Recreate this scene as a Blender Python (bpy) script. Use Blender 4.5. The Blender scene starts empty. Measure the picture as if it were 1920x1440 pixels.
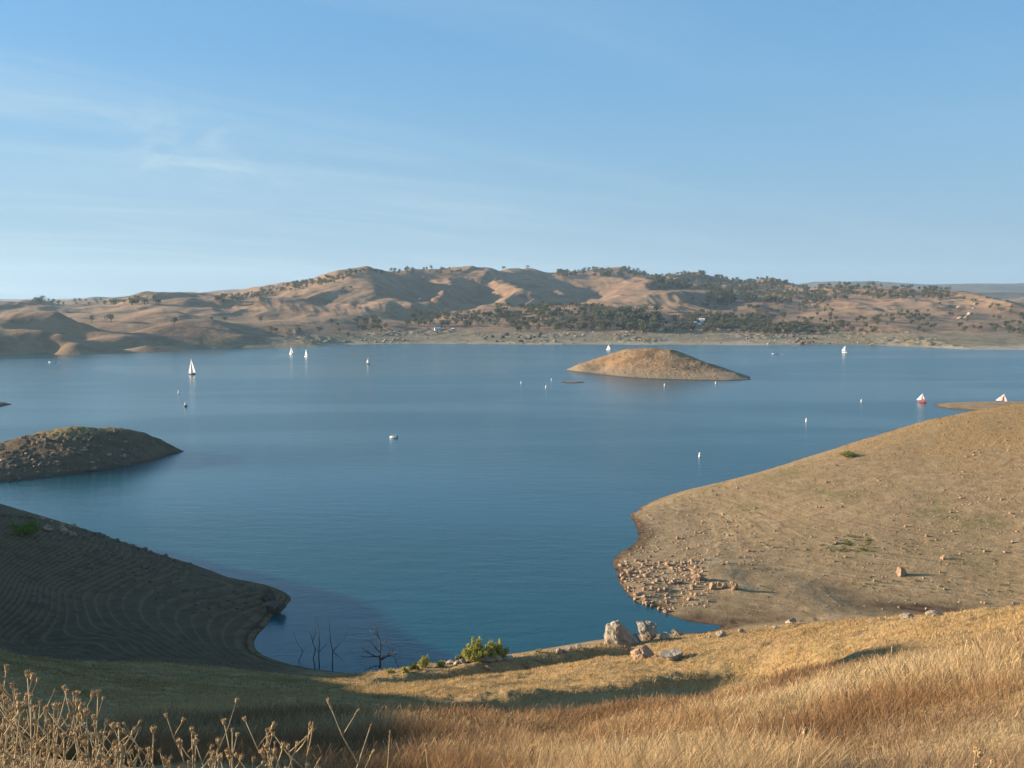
import bpy, math, random
import numpy as np
from mathutils import Vector

random.seed(7)
RNG = np.random.default_rng(11)
scene = bpy.context.scene
COL = scene.collection

# ------------------------------------------------------------------ camera, sky, sun, exposure
EYE, FOC, PITCH = 50.0, 1900.0, math.atan((560 - 720) / 1900.0)
cam = bpy.data.cameras.new('camera')
cam.sensor_width = 36.0
cam.lens = 36.0 * FOC / 1920.0
cam.clip_start, cam.clip_end = 0.1, 60000
cam_ob = bpy.data.objects.new('camera', cam)
COL.objects.link(cam_ob)
cam_ob.location = (0, 0, EYE)
cam_ob.rotation_euler = (math.radians(90) + PITCH, 0, 0)
scene.camera = cam_ob

SUN_EL, SUN_AZ = 12.0, -80.0            # azimuth clockwise from the view direction (+Y)
world = bpy.data.worlds.new('World')
scene.world = world
world.use_nodes = True


class NT:
    """Small helper to write node trees in one line per node."""
    def __init__(self, tree):
        self.t = tree
        self.t.nodes.clear()

    def n(self, kind, ins=None, **props):
        nd = self.t.nodes.new(kind)
        for k, v in props.items():
            setattr(nd, k, v)
        for k, v in (ins or {}).items():
            s = nd.inputs[k]
            if isinstance(v, bpy.types.NodeSocket):
                self.t.links.new(v, s)
            elif isinstance(v, bpy.types.Node):
                self.t.links.new(v.outputs[0], s)
            else:
                s.default_value = v
        return nd

    def math(self, op, a, b=0.0, clamp=False):
        return self.n('ShaderNodeMath', {0: a, 1: b}, operation=op, use_clamp=clamp).outputs[0]

    def mix(self, f, a, b, blend='MIX'):
        nd = self.n('ShaderNodeMix', data_type='RGBA', blend_type=blend)
        for key, v in ((0, f), (6, a), (7, b)):
            if isinstance(v, bpy.types.NodeSocket):
                self.t.links.new(v, nd.inputs[key])
            else:
                nd.inputs[key].default_value = (*v, 1.0) if isinstance(v, tuple) and len(v) == 3 else v
        return nd.outputs[2]

    def noise(self, vec, scale, detail=4.0, rough=0.55, dist=0.0, out=0):
        return self.n('ShaderNodeTexNoise', {'Vector': vec, 'Scale': scale, 'Detail': detail,
                                             'Roughness': rough, 'Distortion': dist}).outputs[out]

    def ramp(self, v, lo, hi):
        return self.n('ShaderNodeMapRange', {0: v, 1: lo, 2: hi, 3: 0.0, 4: 1.0}, interpolation_type='SMOOTHSTEP').outputs[0]

    def mapping(self, vec, scale=(1, 1, 1), rot=(0, 0, 0), loc=(0, 0, 0)):
        return self.n('ShaderNodeMapping', {'Vector': vec, 'Scale': scale, 'Rotation': rot, 'Location': loc}).outputs[0]


w = NT(world.node_tree)
sky = w.n('ShaderNodeTexSky', sky_type='NISHITA', sun_disc=False, sun_elevation=math.radians(SUN_EL),
          sun_rotation=math.radians(SUN_AZ), altitude=0.0, air_density=1.0, dust_density=0.25, ozone_density=4.0)
dirv = w.n('ShaderNodeTexCoord').outputs['Generated']
sp = w.n('ShaderNodeSeparateXYZ', {0: dirv})
zz = w.math('ADD', w.math('MAXIMUM', sp.outputs[2], 0.0), 0.10)
pl = w.n('ShaderNodeCombineXYZ', {0: w.math('DIVIDE', sp.outputs[0], zz), 1: w.math('DIVIDE', sp.outputs[1], zz), 2: 0.0}).outputs[0]
pr = w.mapping(pl, (1, 1, 1), (0, 0, math.radians(-36)))
m1 = w.mapping(pr, (0.30, 1.25, 1), (0, 0, 0), (1.7, 0.35, 0))
c1 = w.ramp(w.noise(m1, 1.0, 9.0, 0.58, 0.7), 0.45, 0.72)
m2 = w.mapping(pr, (0.10, 0.55, 1), (0, 0, 0), (5.2, 1.4, 0))
c2 = w.ramp(w.noise(m2, 1.2, 5.0, 0.55, 0.4), 0.42, 0.66)
lefty = w.ramp(sp.outputs[0], 0.45, -0.45)
low = w.ramp(sp.outputs[2], 0.36, 0.10)
cl = w.math('MULTIPLY', w.math('ADD', w.math('MULTIPLY', c1, 0.66), w.math('MULTIPLY', c2, 0.34)),
            w.math('MULTIPLY', w.math('ADD', w.math('MULTIPLY', lefty, 0.88), 0.12), w.math('ADD', w.math('MULTIPLY', low, 0.75), 0.25)))
skyb = w.n('ShaderNodeHueSaturation', {'Hue': 0.5, 'Saturation': 1.08, 'Value': 1.12, 'Fac': 1.0, 'Color': sky.outputs[0]}).outputs[0]
veil = w.math('ADD', 0.06, w.math('MULTIPLY', w.ramp(sp.outputs[2], 0.26, -0.02), 0.78))
skyb = w.mix(0.55, skyb, (1.22, 3.0, 5.0))
skyb = w.mix(veil, skyb, (2.0, 3.05, 4.0))
bx_ = w.math('DIVIDE', w.math('ADD', sp.outputs[0], 0.30), 0.10)
bz_ = w.math('DIVIDE', w.math('SUBTRACT', w.math('SUBTRACT', sp.outputs[2], 0.135), w.math('MULTIPLY', w.math('ADD', sp.outputs[0], 0.30), -0.30)), 0.035)
blob = w.math('POWER', 2.718, w.math('MULTIPLY', w.math('ADD', w.math('MULTIPLY', bx_, bx_), w.math('MULTIPLY', bz_, bz_)), -1.0))
wisp = w.ramp(w.noise(w.mapping(dirv, (9, 9, 26), (0, 0.35, 0)), 1.0, 8.0, 0.62, 1.2), 0.42, 0.74)
cl = w.math('ADD', cl, w.math('MULTIPLY', w.math('MULTIPLY', blob, wisp), 0.85))
skyc = w.mix(w.math('MULTIPLY', cl, 0.80, True), skyb, (3.2, 4.3, 5.0))
bg = w.n('ShaderNodeBackground', {'Color': skyc, 'Strength': 0.057})
w.n('ShaderNodeOutputWorld', {0: bg})

sun = bpy.data.lights.new('sun', 'SUN')
sun.energy, sun.angle, sun.color = 5.0, math.radians(0.5), (1.0, 0.80, 0.58)
sun_ob = bpy.data.objects.new('sun', sun)
COL.objects.link(sun_ob)
_a, _e = math.radians(SUN_AZ), math.radians(SUN_EL)
SUN_DIR = Vector((math.sin(_a) * math.cos(_e), math.cos(_a) * math.cos(_e), math.sin(_e)))
sun_ob.rotation_euler = SUN_DIR.to_track_quat('Z', 'Y').to_euler()

scene.view_settings.view_transform = 'Standard'
scene.view_settings.look = 'None'
scene.view_settings.exposure = 1.5
scene.view_settings.gamma = 1.0
scene.cycles.use_denoising = True
scene.cycles.max_bounces = 6
scene.cycles.transparent_max_bounces = 4
scene.cycles.volume_bounces = 0

# ------------------------------------------------------------------ bookkeeping


def tag(o, label=None, cat=None, group=None, kind=None):
    if label:
        o['label'] = label
    if cat:
        o['category'] = cat
    if group:
        o['group'] = group
    if kind:
        o['kind'] = kind
    return o


def mesh_np(name, V, F, mats=(), parent=None, smooth=True, colors=None, midx=None):
    """numpy vertices and faces (n x 3 or n x 4) -> one linked mesh object."""
    V = np.ascontiguousarray(V, dtype=np.float32)
    F = np.ascontiguousarray(F, dtype=np.int32)
    me = bpy.data.meshes.new(name)
    me.vertices.add(len(V))
    me.vertices.foreach_set('co', V.ravel())
    me.loops.add(F.size)
    me.loops.foreach_set('vertex_index', F.ravel())
    me.polygons.add(len(F))
    me.polygons.foreach_set('loop_start', np.arange(0, F.size, F.shape[1], dtype=np.int32))
    me.polygons.foreach_set('use_smooth', np.full(len(F), smooth, dtype=bool))
    for m in mats:
        me.materials.append(m)
    if midx is not None:
        me.polygons.foreach_set('material_index', np.asarray(midx, dtype=np.int32))
    if colors is not None:
        at = me.attributes.new('surface', 'FLOAT_COLOR', 'POINT')
        c = np.ones((len(V), 4), dtype=np.float32)
        c[:, :colors.shape[1]] = colors
        at.data.foreach_set('color', c.ravel())
    me.update(calc_edges=True)
    ob = bpy.data.objects.new(name, me)
    COL.objects.link(ob)
    if parent:
        ob.parent = parent
    return ob


def mat(name):
    m = bpy.data.materials.new(name)
    m.use_nodes = True
    return m, NT(m.node_tree)


# ------------------------------------------------------------------ survey: photograph pixels <-> the place
CP, SP = math.cos(PITCH), math.sin(PITCH)


def ray(px, py):
    px, py = np.asarray(px, float), np.asarray(py, float)
    u, v = (px - 960) / FOC, (720 - py) / FOC
    return u, CP - v * SP, SP + v * CP          # x, y, z of the direction


def P(px, py, d):
    x, y, z = ray(px, py)
    return (float(x / y * d), float(d), float(EYE + z / y * d))


def W(px, py, z=0.0):
    x, y, zz_ = ray(px, py)
    t = (z - EYE) / zz_
    return (float(x * t), float(y * t), z)


def _hash(ix, iy, seed):
    h = (ix.astype(np.int64) * 374761393 + iy.astype(np.int64) * 668265263 + seed * 974634721) & 0xffffffff
    h = ((h ^ (h >> 13)) * 1274126177) & 0xffffffff
    return (h ^ (h >> 16)) & 0xffffffff


def gnoise(x, y, seed=0):
    ix, iy = np.floor(x), np.floor(y)
    fx, fy = x - ix, y - iy
    ix, iy = ix.astype(np.int64), iy.astype(np.int64)

    def g(dx, dy):
        a = _hash(ix + dx, iy + dy, seed) * (2 * math.pi / 4294967296.0)
        return np.cos(a) * (fx - dx) + np.sin(a) * (fy - dy)
    u = fx * fx * fx * (fx * (fx * 6 - 15) + 10)
    v = fy * fy * fy * (fy * (fy * 6 - 15) + 10)
    a = g(0, 0) + u * (g(1, 0) - g(0, 0))
    b = g(0, 1) + u * (g(1, 1) - g(0, 1))
    return (a + v * (b - a)) * 1.5


def fbm(x, y, wl, octv=4, seed=0, gain=0.5):
    s, amp, f = np.zeros_like(x), 1.0, 1.0 / wl
    for k in range(octv):
        s += amp * gnoise(x * f + 17.3 * k, y * f - 9.1 * k, seed + k)
        amp *= gain
        f *= 2.03
    return s


def sstep(v, a, b):
    t = np.clip((v - a) / (b - a), 0, 1)
    return t * t * (3 - 2 * t)


def densify(poly, step):
    out = []
    for a, b in zip(poly[:-1], poly[1:]):
        a, b = np.array(a), np.array(b)
        n = max(1, int(np.linalg.norm(b[:2] - a[:2]) / step))
        out += [tuple(a + (b - a) * k / n) for k in range(n)]
    return out + [poly[-1]]


class Surface:
    """Smooth surface through surveyed points (multiquadric)."""
    def __init__(self, pts, c, smooth=0.0):
        p = np.array(pts, float)
        _, keep = np.unique(np.round(p[:, :2] / (c * 0.25)), axis=0, return_index=True)
        p = p[np.sort(keep)]
        self.p, self.c = p, c
        d = p[:, None, :2] - p[None, :, :2]
        A = np.sqrt((d ** 2).sum(-1) + c * c)
        self.m = p[:, 2].mean()
        A -= np.eye(len(p)) * smooth
        self.wt = np.linalg.solve(A, p[:, 2] - self.m)

    def __call__(self, x, y):
        sh = x.shape
        x, y = x.ravel(), y.ravel()
        out = np.empty(x.size)
        for i in range(0, x.size, 40000):
            dx = x[i:i + 40000, None] - self.p[None, :, 0]
            dy = y[i:i + 40000, None] - self.p[None, :, 1]
            out[i:i + 40000] = np.sqrt(dx * dx + dy * dy + self.c ** 2) @ self.wt
        return (out + self.m).reshape(sh)


class Land:
    """Height field on a fan of bearings and distances about the look-out."""
    def __init__(self, az, r, hfun):
        self.az, self.r = np.asarray(az), np.asarray(r)
        A, R = np.meshgrid(np.radians(self.az), self.r, indexing='ij')
        self.X, self.Y = np.sin(A) * R, np.cos(A) * R
        self.Z = hfun(self.X, self.Y)

    def build(self, name, mats, floor=-1.2, cls=None, k=0, colors=None):
        na, nr = self.Z.shape
        i = np.arange(na * nr).reshape(na, nr)
        F = np.stack([i[:-1, :-1], i[1:, :-1], i[1:, 1:], i[:-1, 1:]], -1).reshape(-1, 4)
        zr = self.Z.ravel()
        keep = zr[F].max(1) > floor
        if cls is not None:                      # each face belongs to exactly one object
            keep &= cls.ravel()[F].max(1) == k
        F = F[keep]
        used, inv = np.unique(F, return_inverse=True)
        V = np.stack([self.X.ravel(), self.Y.ravel(), zr], -1)[used]
        c = None if colors is None else colors.reshape(-1, colors.shape[-1])[used]
        # winding: bearing clockwise, distance outwards -> flip so that normals point up
        ob = mesh_np(name, V, inv.reshape(F.shape)[:, ::-1], mats, colors=c)
        return tag(ob, kind='structure')

    def ground(self, x, y):
        x, y = np.asarray(x, float), np.asarray(y, float)
        a = np.degrees(np.arctan2(x, y))
        r = np.hypot(x, y)
        ia = np.clip(np.searchsorted(self.az, a) - 1, 0, len(self.az) - 2)
        ir = np.clip(np.searchsorted(self.r, r) - 1, 0, len(self.r) - 2)
        fa = np.clip((a - self.az[ia]) / (self.az[ia + 1] - self.az[ia]), 0, 1)
        fr = np.clip((r - self.r[ir]) / (self.r[ir + 1] - self.r[ir]), 0, 1)
        Z = self.Z
        return (Z[ia, ir] * (1 - fa) * (1 - fr) + Z[ia + 1, ir] * fa * (1 - fr)
                + Z[ia, ir + 1] * (1 - fa) * fr + Z[ia + 1, ir + 1] * fa * fr)

    def hit(self, px, py, rmin=0.0):
        """Where the line of sight through a pixel meets this land, or None."""
        x, y, z = ray(px, py)
        a = math.degrees(math.atan2(x, y))
        ia = int(np.clip(np.searchsorted(self.az, a), 0, len(self.az) - 1))
        los = EYE + float(z / math.hypot(x, y)) * self.r
        ok = np.nonzero((self.Z[ia] >= los) & (self.r > rmin))[0]
        if len(ok) == 0:
            return None
        k = ok[0]
        r = self.r[k]
        if k > 0:
            d0, d1 = los[k - 1] - self.Z[ia, k - 1], self.Z[ia, k] - los[k]
            r = self.r[k - 1] + (self.r[k] - self.r[k - 1]) * d0 / max(d0 + d1, 1e-6)
        x_, y_ = math.sin(math.radians(a)) * r, math.cos(math.radians(a)) * r
        return (x_, y_, float(self.ground(x_, y_)))


#@@MATERIALS
# ------------------------------------------------------------------ materials of the land
def pos(nt):
    return nt.n('ShaderNodeNewGeometry').outputs['Position']


ALB = 0.84          # dry ground and rock are darker than they look in the low sun


def land_out(nt, color, rough=0.95, h=None, dist=0.2, strength=0.6):
    color = nt.mix(1.0, color, (ALB, ALB, ALB), 'MULTIPLY')
    ins = {'Base Color': color, 'Roughness': rough, 'Specular IOR Level': 0.15}
    if h is not None:
        ins['Normal'] = nt.n('ShaderNodeBump', {'Height': h, 'Distance': dist, 'Strength': strength}).outputs[0]
    b = nt.n('ShaderNodeBsdfPrincipled', ins)
    nt.n('ShaderNodeOutputMaterial', {0: b})


M_near, nt = mat('near_ground')
p = pos(nt)
sf = nt.n('ShaderNodeAttribute', attribute_name='surface')
ch = nt.n('ShaderNodeSeparateColor', {0: sf.outputs['Color']})
fine = nt.noise(p, 3.2, 6.0, 0.7)
mid = nt.noise(p, 0.45, 5.0, 0.6)
big = nt.noise(p, 0.06, 4.0, 0.55)
soil = nt.mix(nt.ramp(mid, 0.35, 0.68), (0.265, 0.186, 0.098), (0.365, 0.262, 0.142))
soil = nt.mix(nt.ramp(fine, 0.52, 0.70), soil, (0.38, 0.28, 0.165))
soil = nt.mix(nt.ramp(nt.noise(p, 1.9, 3.0, 0.6), 0.60, 0.72), soil, (0.085, 0.062, 0.038))
mud = nt.mix(nt.ramp(mid, 0.3, 0.7), (0.042, 0.023, 0.011), (0.066, 0.037, 0.018))  # mud tone, darkened to put deeper shade into the left bank's colour
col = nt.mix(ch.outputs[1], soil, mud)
z_ = nt.n('ShaderNodeSeparateXYZ', {0: p}).outputs[2]
zw = nt.math('ADD', z_, nt.math('MULTIPLY', nt.noise(p, 0.12, 3.0), 0.10))
lines = nt.noise(nt.n('ShaderNodeCombineXYZ', {0: nt.math('MULTIPLY', zw, 2.6), 1: nt.math('MULTIPLY', big, 0.6), 2: 0.0}).outputs[0], 3.4, 5.0, 0.7)
lined = nt.math('MULTIPLY', nt.ramp(lines, 0.56, 0.62), nt.math('MAXIMUM', nt.math('MULTIPLY', nt.ramp(z_, 8.5, 3.0), nt.math('MULTIPLY', nt.ramp(mid, 0.25, 0.55), 0.9)), nt.math('MULTIPLY', ch.outputs[1], 0.6)))
tread = nt.math('FRACT', nt.math('ADD', nt.math('DIVIDE', z_, 0.33), nt.math('MULTIPLY', nt.noise(p, 0.35, 3.0), 0.45)))
tread = nt.math('MULTIPLY', nt.ramp(tread, 0.15, 0.45), nt.ramp(tread, 0.98, 0.70))
bankm = nt.ramp(ch.outputs[1], 0.55, 0.72)
col = nt.mix(nt.math('MULTIPLY', bankm, nt.math('MULTIPLY', tread, nt.ramp(mid, 0.30, 0.55))), col, (0.185, 0.115, 0.060))
lined = nt.math('MULTIPLY', lined, nt.math('SUBTRACT', 1.0, bankm))
col = nt.mix(lined, col, nt.mix(ch.outputs[1], (0.44, 0.345, 0.215), (0.17, 0.130, 0.092)))
col = nt.mix(nt.math('MULTIPLY', nt.ramp(lines, 0.44, 0.38), nt.math('MULTIPLY', nt.math('SUBTRACT', 1.0, bankm), nt.math('MULTIPLY', nt.ramp(z_, 8.5, 3.0), 0.55))), col, (0.13, 0.095, 0.06))
gr = nt.mix(nt.ramp(fine, 0.40, 0.66), (0.29, 0.19, 0.085), (0.48, 0.33, 0.155))
gr = nt.mix(nt.ramp(mid, 0.56, 0.74), gr, (0.18, 0.12, 0.06))
col = nt.mix(ch.outputs[0], col, gr)
grn = nt.math('MULTIPLY', ch.outputs[2], nt.ramp(nt.noise(p, 0.9, 5.0, 0.7), 0.42, 0.60))
col = nt.mix(grn, col, (0.105, 0.125, 0.035))
hh = nt.math('ADD', nt.math('MULTIPLY', fine, 0.5), nt.math('MULTIPLY', mid, 1.0))
land_out(nt, col, 0.95, hh, 0.5, 0.8)

M_hills, nt = mat('far_hill_grass')
p = pos(nt)
z_ = nt.n('ShaderNodeSeparateXYZ', {0: p}).outputs[2]
big = nt.noise(p, 0.0045, 5.0, 0.55)
mid = nt.noise(p, 0.03, 5.0, 0.6)
fine = nt.noise(p, 0.16, 4.0, 0.65)
col = nt.mix(nt.ramp(big, 0.35, 0.65), (0.275, 0.174, 0.103), (0.350, 0.230, 0.137))
col = nt.mix(nt.math('MULTIPLY', nt.ramp(mid, 0.46, 0.66), 0.75), col, (0.185, 0.110, 0.070))
col = nt.mix(nt.math('MULTIPLY', nt.ramp(fine, 0.56, 0.70), 0.45), col, (0.12, 0.085, 0.05))
zw = nt.math('ADD', z_, nt.math('MULTIPLY', mid, 6.0))
xx_ = nt.n('ShaderNodeSeparateXYZ', {0: p}).outputs[0]
ring = nt.math('MULTIPLY', nt.ramp(zw, 15.0, 9.0), nt.math('ADD', 0.15, nt.math('MULTIPLY', nt.ramp(xx_, -420.0, -220.0), 0.85)))
shore = nt.mix(nt.ramp(fine, 0.42, 0.62), (0.30, 0.245, 0.165), (0.185, 0.165, 0.10))
shore = nt.mix(nt.math('MULTIPLY', nt.ramp(mid, 0.48, 0.62), 0.5), shore, (0.15, 0.15, 0.06))
col = nt.mix(nt.math('MULTIPLY', ring, 0.9), col, shore)
col = nt.mix(nt.math('MULTIPLY', nt.math('MULTIPLY', nt.ramp(zw, 5.6, 4.0), nt.ramp(xx_, -320.0, -160.0)), nt.ramp(big, 0.36, 0.56)), col, (0.40, 0.34, 0.25))
hh = nt.math('ADD', nt.math('MULTIPLY', mid, 6.0), nt.math('MULTIPLY', fine, 1.5))
land_out(nt, col, 1.0, hh, 1.0, 0.4)

M_isle, nt = mat('island_ground')
p = pos(nt)
z_ = nt.n('ShaderNodeSeparateXYZ', {0: p}).outputs[2]
mid = nt.noise(p, 0.13, 5.0, 0.6)
fine = nt.noise(p, 0.7, 5.0, 0.7)
col = nt.mix(nt.ramp(mid, 0.38, 0.62), (0.25, 0.155, 0.080), (0.345, 0.225, 0.120))
col = nt.mix(nt.math('MULTIPLY', nt.ramp(fine, 0.52, 0.66), 0.75), col, (0.11, 0.085, 0.045))
zw = nt.math('ADD', z_, nt.math('MULTIPLY', mid, 1.6))
col = nt.mix(nt.math('MULTIPLY', nt.ramp(zw, 6.0, 3.2), 0.75), col, (0.31, 0.235, 0.150))
col = nt.mix(nt.ramp(z_, 0.55, 0.15), col, (0.10, 0.07, 0.045))
land_out(nt, col, 0.95, nt.math('ADD', mid, fine), 0.8, 0.8)

M_islet, nt = mat('islet_ground')
p = pos(nt)
z_ = nt.n('ShaderNodeSeparateXYZ', {0: p}).outputs[2]
mid = nt.noise(p, 0.22, 5.0, 0.6)
fine = nt.noise(p, 1.1, 5.0, 0.7)
col = nt.mix(nt.ramp(mid, 0.38, 0.62), (0.115, 0.080, 0.048), (0.165, 0.120, 0.070))
col = nt.mix(nt.math('MULTIPLY', nt.ramp(fine, 0.50, 0.64), 0.7), col, (0.07, 0.055, 0.035))
col = nt.mix(nt.math('MULTIPLY', nt.ramp(nt.math('ADD', z_, nt.math('MULTIPLY', mid, 4.0)), 9.5, 11.5), 0.8), col, (0.23, 0.185, 0.075))
col = nt.mix(nt.ramp(z_, 1.0, 0.2), col, (0.075, 0.055, 0.035))
land_out(nt, col, 0.95, nt.math('ADD', mid, fine), 0.6, 0.9)

M_mount, nt = mat('distant_mountain')
p = pos(nt)
col = nt.mix(nt.ramp(nt.noise(p, 0.004, 6.0, 0.6), 0.42, 0.58), (0.16, 0.125, 0.09), (0.06, 0.065, 0.05))
land_out(nt, col, 1.0)

M_water, nt = mat('lake_water')
p = pos(nt)
wind = nt.ramp(nt.noise(nt.mapping(p, (0.35, 1.0, 1), (0, 0, math.radians(6))), 0.010, 4.0, 0.55, 0.5), 0.40, 0.60)
sf = nt.n('ShaderNodeAttribute', attribute_name='surface')
calm = nt.n('ShaderNodeSeparateColor', {0: sf.outputs['Color']}).outputs[0]
rip = nt.noise(nt.mapping(p, (0.8, 1.5, 1)), 0.9, 5.0, 0.62)
chop = nt.noise(nt.mapping(p, (0.5, 1.2, 1), (0, 0, 0.2)), 0.22, 4.0, 0.6)
hh = nt.math('ADD', nt.math('MULTIPLY', rip, 0.35), chop)
rough_w = nt.math('ADD', nt.math('MULTIPLY', wind, 0.05), 0.17)
rough_w = nt.math('SUBTRACT', rough_w, nt.math('MULTIPLY', calm, 0.06))
st = nt.math('MULTIPLY', nt.math('SUBTRACT', 1.0, nt.math('MULTIPLY', calm, 0.75)), nt.math('ADD', 0.40, nt.math('MULTIPLY', wind, 0.14)))
bmp = nt.n('ShaderNodeBump', {'Height': hh, 'Distance': 0.35, 'Strength': st}).outputs[0]
b = nt.n('ShaderNodeBsdfPrincipled', {'Base Color': (0.002, 0.055, 0.071, 1), 'Roughness': rough_w, 'IOR': 1.333, 'Normal': bmp})
nt.n('ShaderNodeOutputMaterial', {0: b})

#@@LAND
# ------------------------------------------------------------------ near land: grassy hillside, cove, bank and headland
pts = [(0, 0, 48.3), (-4, 2, 48.4), (4, 2, 48.1), (0, -8, 49.5), (-10, -15, 52), (10, -15, 51), (0, 5, 47.0), (-4, 6, 47.2), (4, 5, 47.2),
       (30, 0, 52), (60, 10, 55), (-20, 0, 50.5), (-20, 12, 46.5)]
pts += [P(*q) for q in [
    (0, 1440, 16), (300, 1440, 17), (640, 1440, 18), (960, 1440, 18), (1300, 1440, 16), (1600, 1440, 12), (1920, 1440, 9),
    (0, 1385, 24), (300, 1385, 25), (640, 1385, 25), (960, 1385, 25), (1300, 1375, 22), (1600, 1370, 17), (1920, 1360, 13),
    (0, 1342, 36), (300, 1342, 36), (640, 1345, 36), (960, 1345, 35), (1200, 1335, 33), (1400, 1310, 31), (1600, 1280, 28), (1920, 1250, 22),
    (0, 1285, 65), (300, 1294, 65), (640, 1303, 75), (640, 1275, 112), (0, 1232, 110), (300, 1250, 115), (520, 1270, 116),
    (960, 1322, 58), (960, 1300, 75), (960, 1270, 98), (960, 1238, 118), (800, 1252, 122), (800, 1300, 75),
    (1150, 1300, 66), (1300, 1300, 56), (1300, 1252, 86), (1150, 1252, 96), (1300, 1218, 112), (1330, 1192, 134), (1160, 1205, 134), (1060, 1218, 130),
    (1450, 1270, 50), (1480, 1170, 130), (1600, 1225, 52), (1600, 1165, 100), (1750, 1156, 88), (1600, 1195, 74), (1920, 1150, 68), (1920, 1195, 42), (1750, 1190, 60)]]
# cove shoreline
shore = [W(*q) for q in [(530, 1140), (500, 1172), (478, 1200), (484, 1222), (530, 1242), (600, 1256), (650, 1262), (720, 1264), (800, 1246), (880, 1236),
                         (960, 1226), (1040, 1213), (1120, 1200), (1200, 1190), (1290, 1187), (1335, 1183)]]
shore2 = [W(*q) for q in [(1335, 1183), (1300, 1166), (1250, 1150), (1200, 1130), (1160, 1092), (1148, 1060), (1160, 1038), (1198, 1010), (1192, 988), (1180, 965)]]
pts += densify(shore, 6) + densify(shore2, 8)
s2 = densify(shore2, 8)
for a_, b_ in zip(s2[2:-1], s2[3:]):
    L_ = math.hypot(b_[0] - a_[0], b_[1] - a_[1])
    nx, ny = (b_[1] - a_[1]) / L_, -(b_[0] - a_[0]) / L_
    for k_, zz_ in ((5, 0.35), (10, 0.75), (16, 1.2)):
        pts.append((a_[0] + nx * k_, a_[1] + ny * k_, zz_))
pts += [P(*q) for q in densify([(0, 962, 205), (100, 975, 200), (200, 1005, 193), (350, 1055, 180), (450, 1088, 171), (500, 1106, 166)], 60)]
pts += [P(*q) for q in [(265, 1090, 166), (100, 1100, 155), (400, 1150, 154), (0, 1200, 128), (200, 1200, 132), (100, 1240, 117), (300, 1238, 125), (430, 1240, 131)]]
pts += [(-33, 168, -1.5), (-33, 160, -1.5), (-36, 172, -1.5), (-34, 153, -1.0), (-41, 178, -1.5), (-70, 236, -2), (-100, 240, -2), (-45, 206, -2.5), (-33, 182, -2), (-20, 165, -4), (-10, 180, -8), (0, 210, -9), (-30, 230, -9), (-60, 270, -9),
        (0, 155, -5), (10, 170, -5), (20, 160, -2.5), (0, 250, -10), (-100, 300, -9)]
for px, py, d in [(50, 968, 203), (100, 975, 200), (150, 990, 197), (200, 1005, 193), (275, 1030, 187), (350, 1055, 180), (400, 1072, 176), (450, 1088, 171)]:
    a_ = P(px, py, d)
    for k_, dz in ((6, 1.6), (13, 4.0), (24, 8.0)):
        pts.append((a_[0] * (1 + k_ / d), d + k_, max(a_[2] - dz, -3.5)))
# spur beyond the left edge of the view
pts += [(-60, -10, 60), (-63, 8, 60), (-66, 18, 57.5), (-68, 29, 56.4), (-72, 47, 50.8), (-74, 59, 54.0), (-76, 68, 51.5), (-78, 76, 40.5), (-81, 86, 36), (-88, 107, 28.5), (-95, 127, 23.5), (-103, 152, 20.8), (-112, 178, 18.8), (-117, 198, 12.5), (-121, 215, 7.5),
        (-45, 35, 43), (-56, 70, 28), (-150, 100, 14), (-160, 0, 40), (-150, 200, 2), (-125, 230, -2), (-140, 150, 6), (-60, -40, 62)]
# headland
pts += [P(*q) for q in densify([(1250, 944, 238), (1340, 920, 243), (1450, 885, 252), (1580, 841, 262), (1680, 808, 270), (1750, 786, 275), (1840, 768, 279), (1920, 756, 281)], 20)]
for px, z0, d0, sl, rows in [(1450, 0.0, 158, 0.070, (1100, 1000, 940)), (1600, 0.3, 157, 0.110, (1125, 1060, 1000, 940, 890)), (1750, 1.0, 159, 0.140, (1142, 1100, 1050, 1000, 950, 900, 850)),
                             (1920, 1.5, 156, 0.170, (1150, 1100, 1050, 1000, 950, 900, 850, 800))]:
    for py in rows:
        pts.append(P(px, py, (50 - z0 + sl * d0) / ((py - 560) / FOC + sl)))
pts += [P(*q) for q in [(1320, 960, 228), (1330, 1110, 170), (1380, 1130, 163.5), (1380, 1090, 172.5), (1300, 1100, 173), (1250, 1090, 177.5), (1420, 1120, 165)]]
pts += [(85, 140, 3.5), (60, 144, 3.0), (100, 122, 9), (50, 148, 2.0), (130, 110, 14), (150, 150, 12), (180, 300, 22), (230, 310, 24), (190, 230, 25), (160, 190, 20),
        (60, 285, -3), (100, 315, -3), (140, 340, -2), (180, 380, 0.3), (235, 400, 4), (20, 265, -6), (260, 200, 30)]
pts += [W(1757, 763), W(1775, 766), W(1800, 768), W(1830, 770), (206, 470, 1.2), (222, 470, 1.9), (240, 470, 2.4), (270, 455, 4), (200, 500, -2), (240, 510, -2.5), (280, 500, -2), (185, 480, -2.5), (190, 440, -2.5), (215, 425, -1.6)]
near_s = Surface(pts, 3.0)


def grass_edge(x):
    return np.interp(x, [-150, -80, -50, -30, -12, 0, 12, 24, 33, 45, 60, 100, 140], [112, 117, 119, 121, 124, 127, 131, 133, 132, 118, 108, 96, 80])


HEAD_SHORE = [W(*q)[:2] for q in [(1372, 1181), (1335, 1183), (1300, 1167), (1250, 1151), (1200, 1131), (1175, 1112), (1158, 1090), (1148, 1062), (1158, 1040), (1198, 1010), (1193, 988), (1180, 965), (1215, 952)]]


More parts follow.
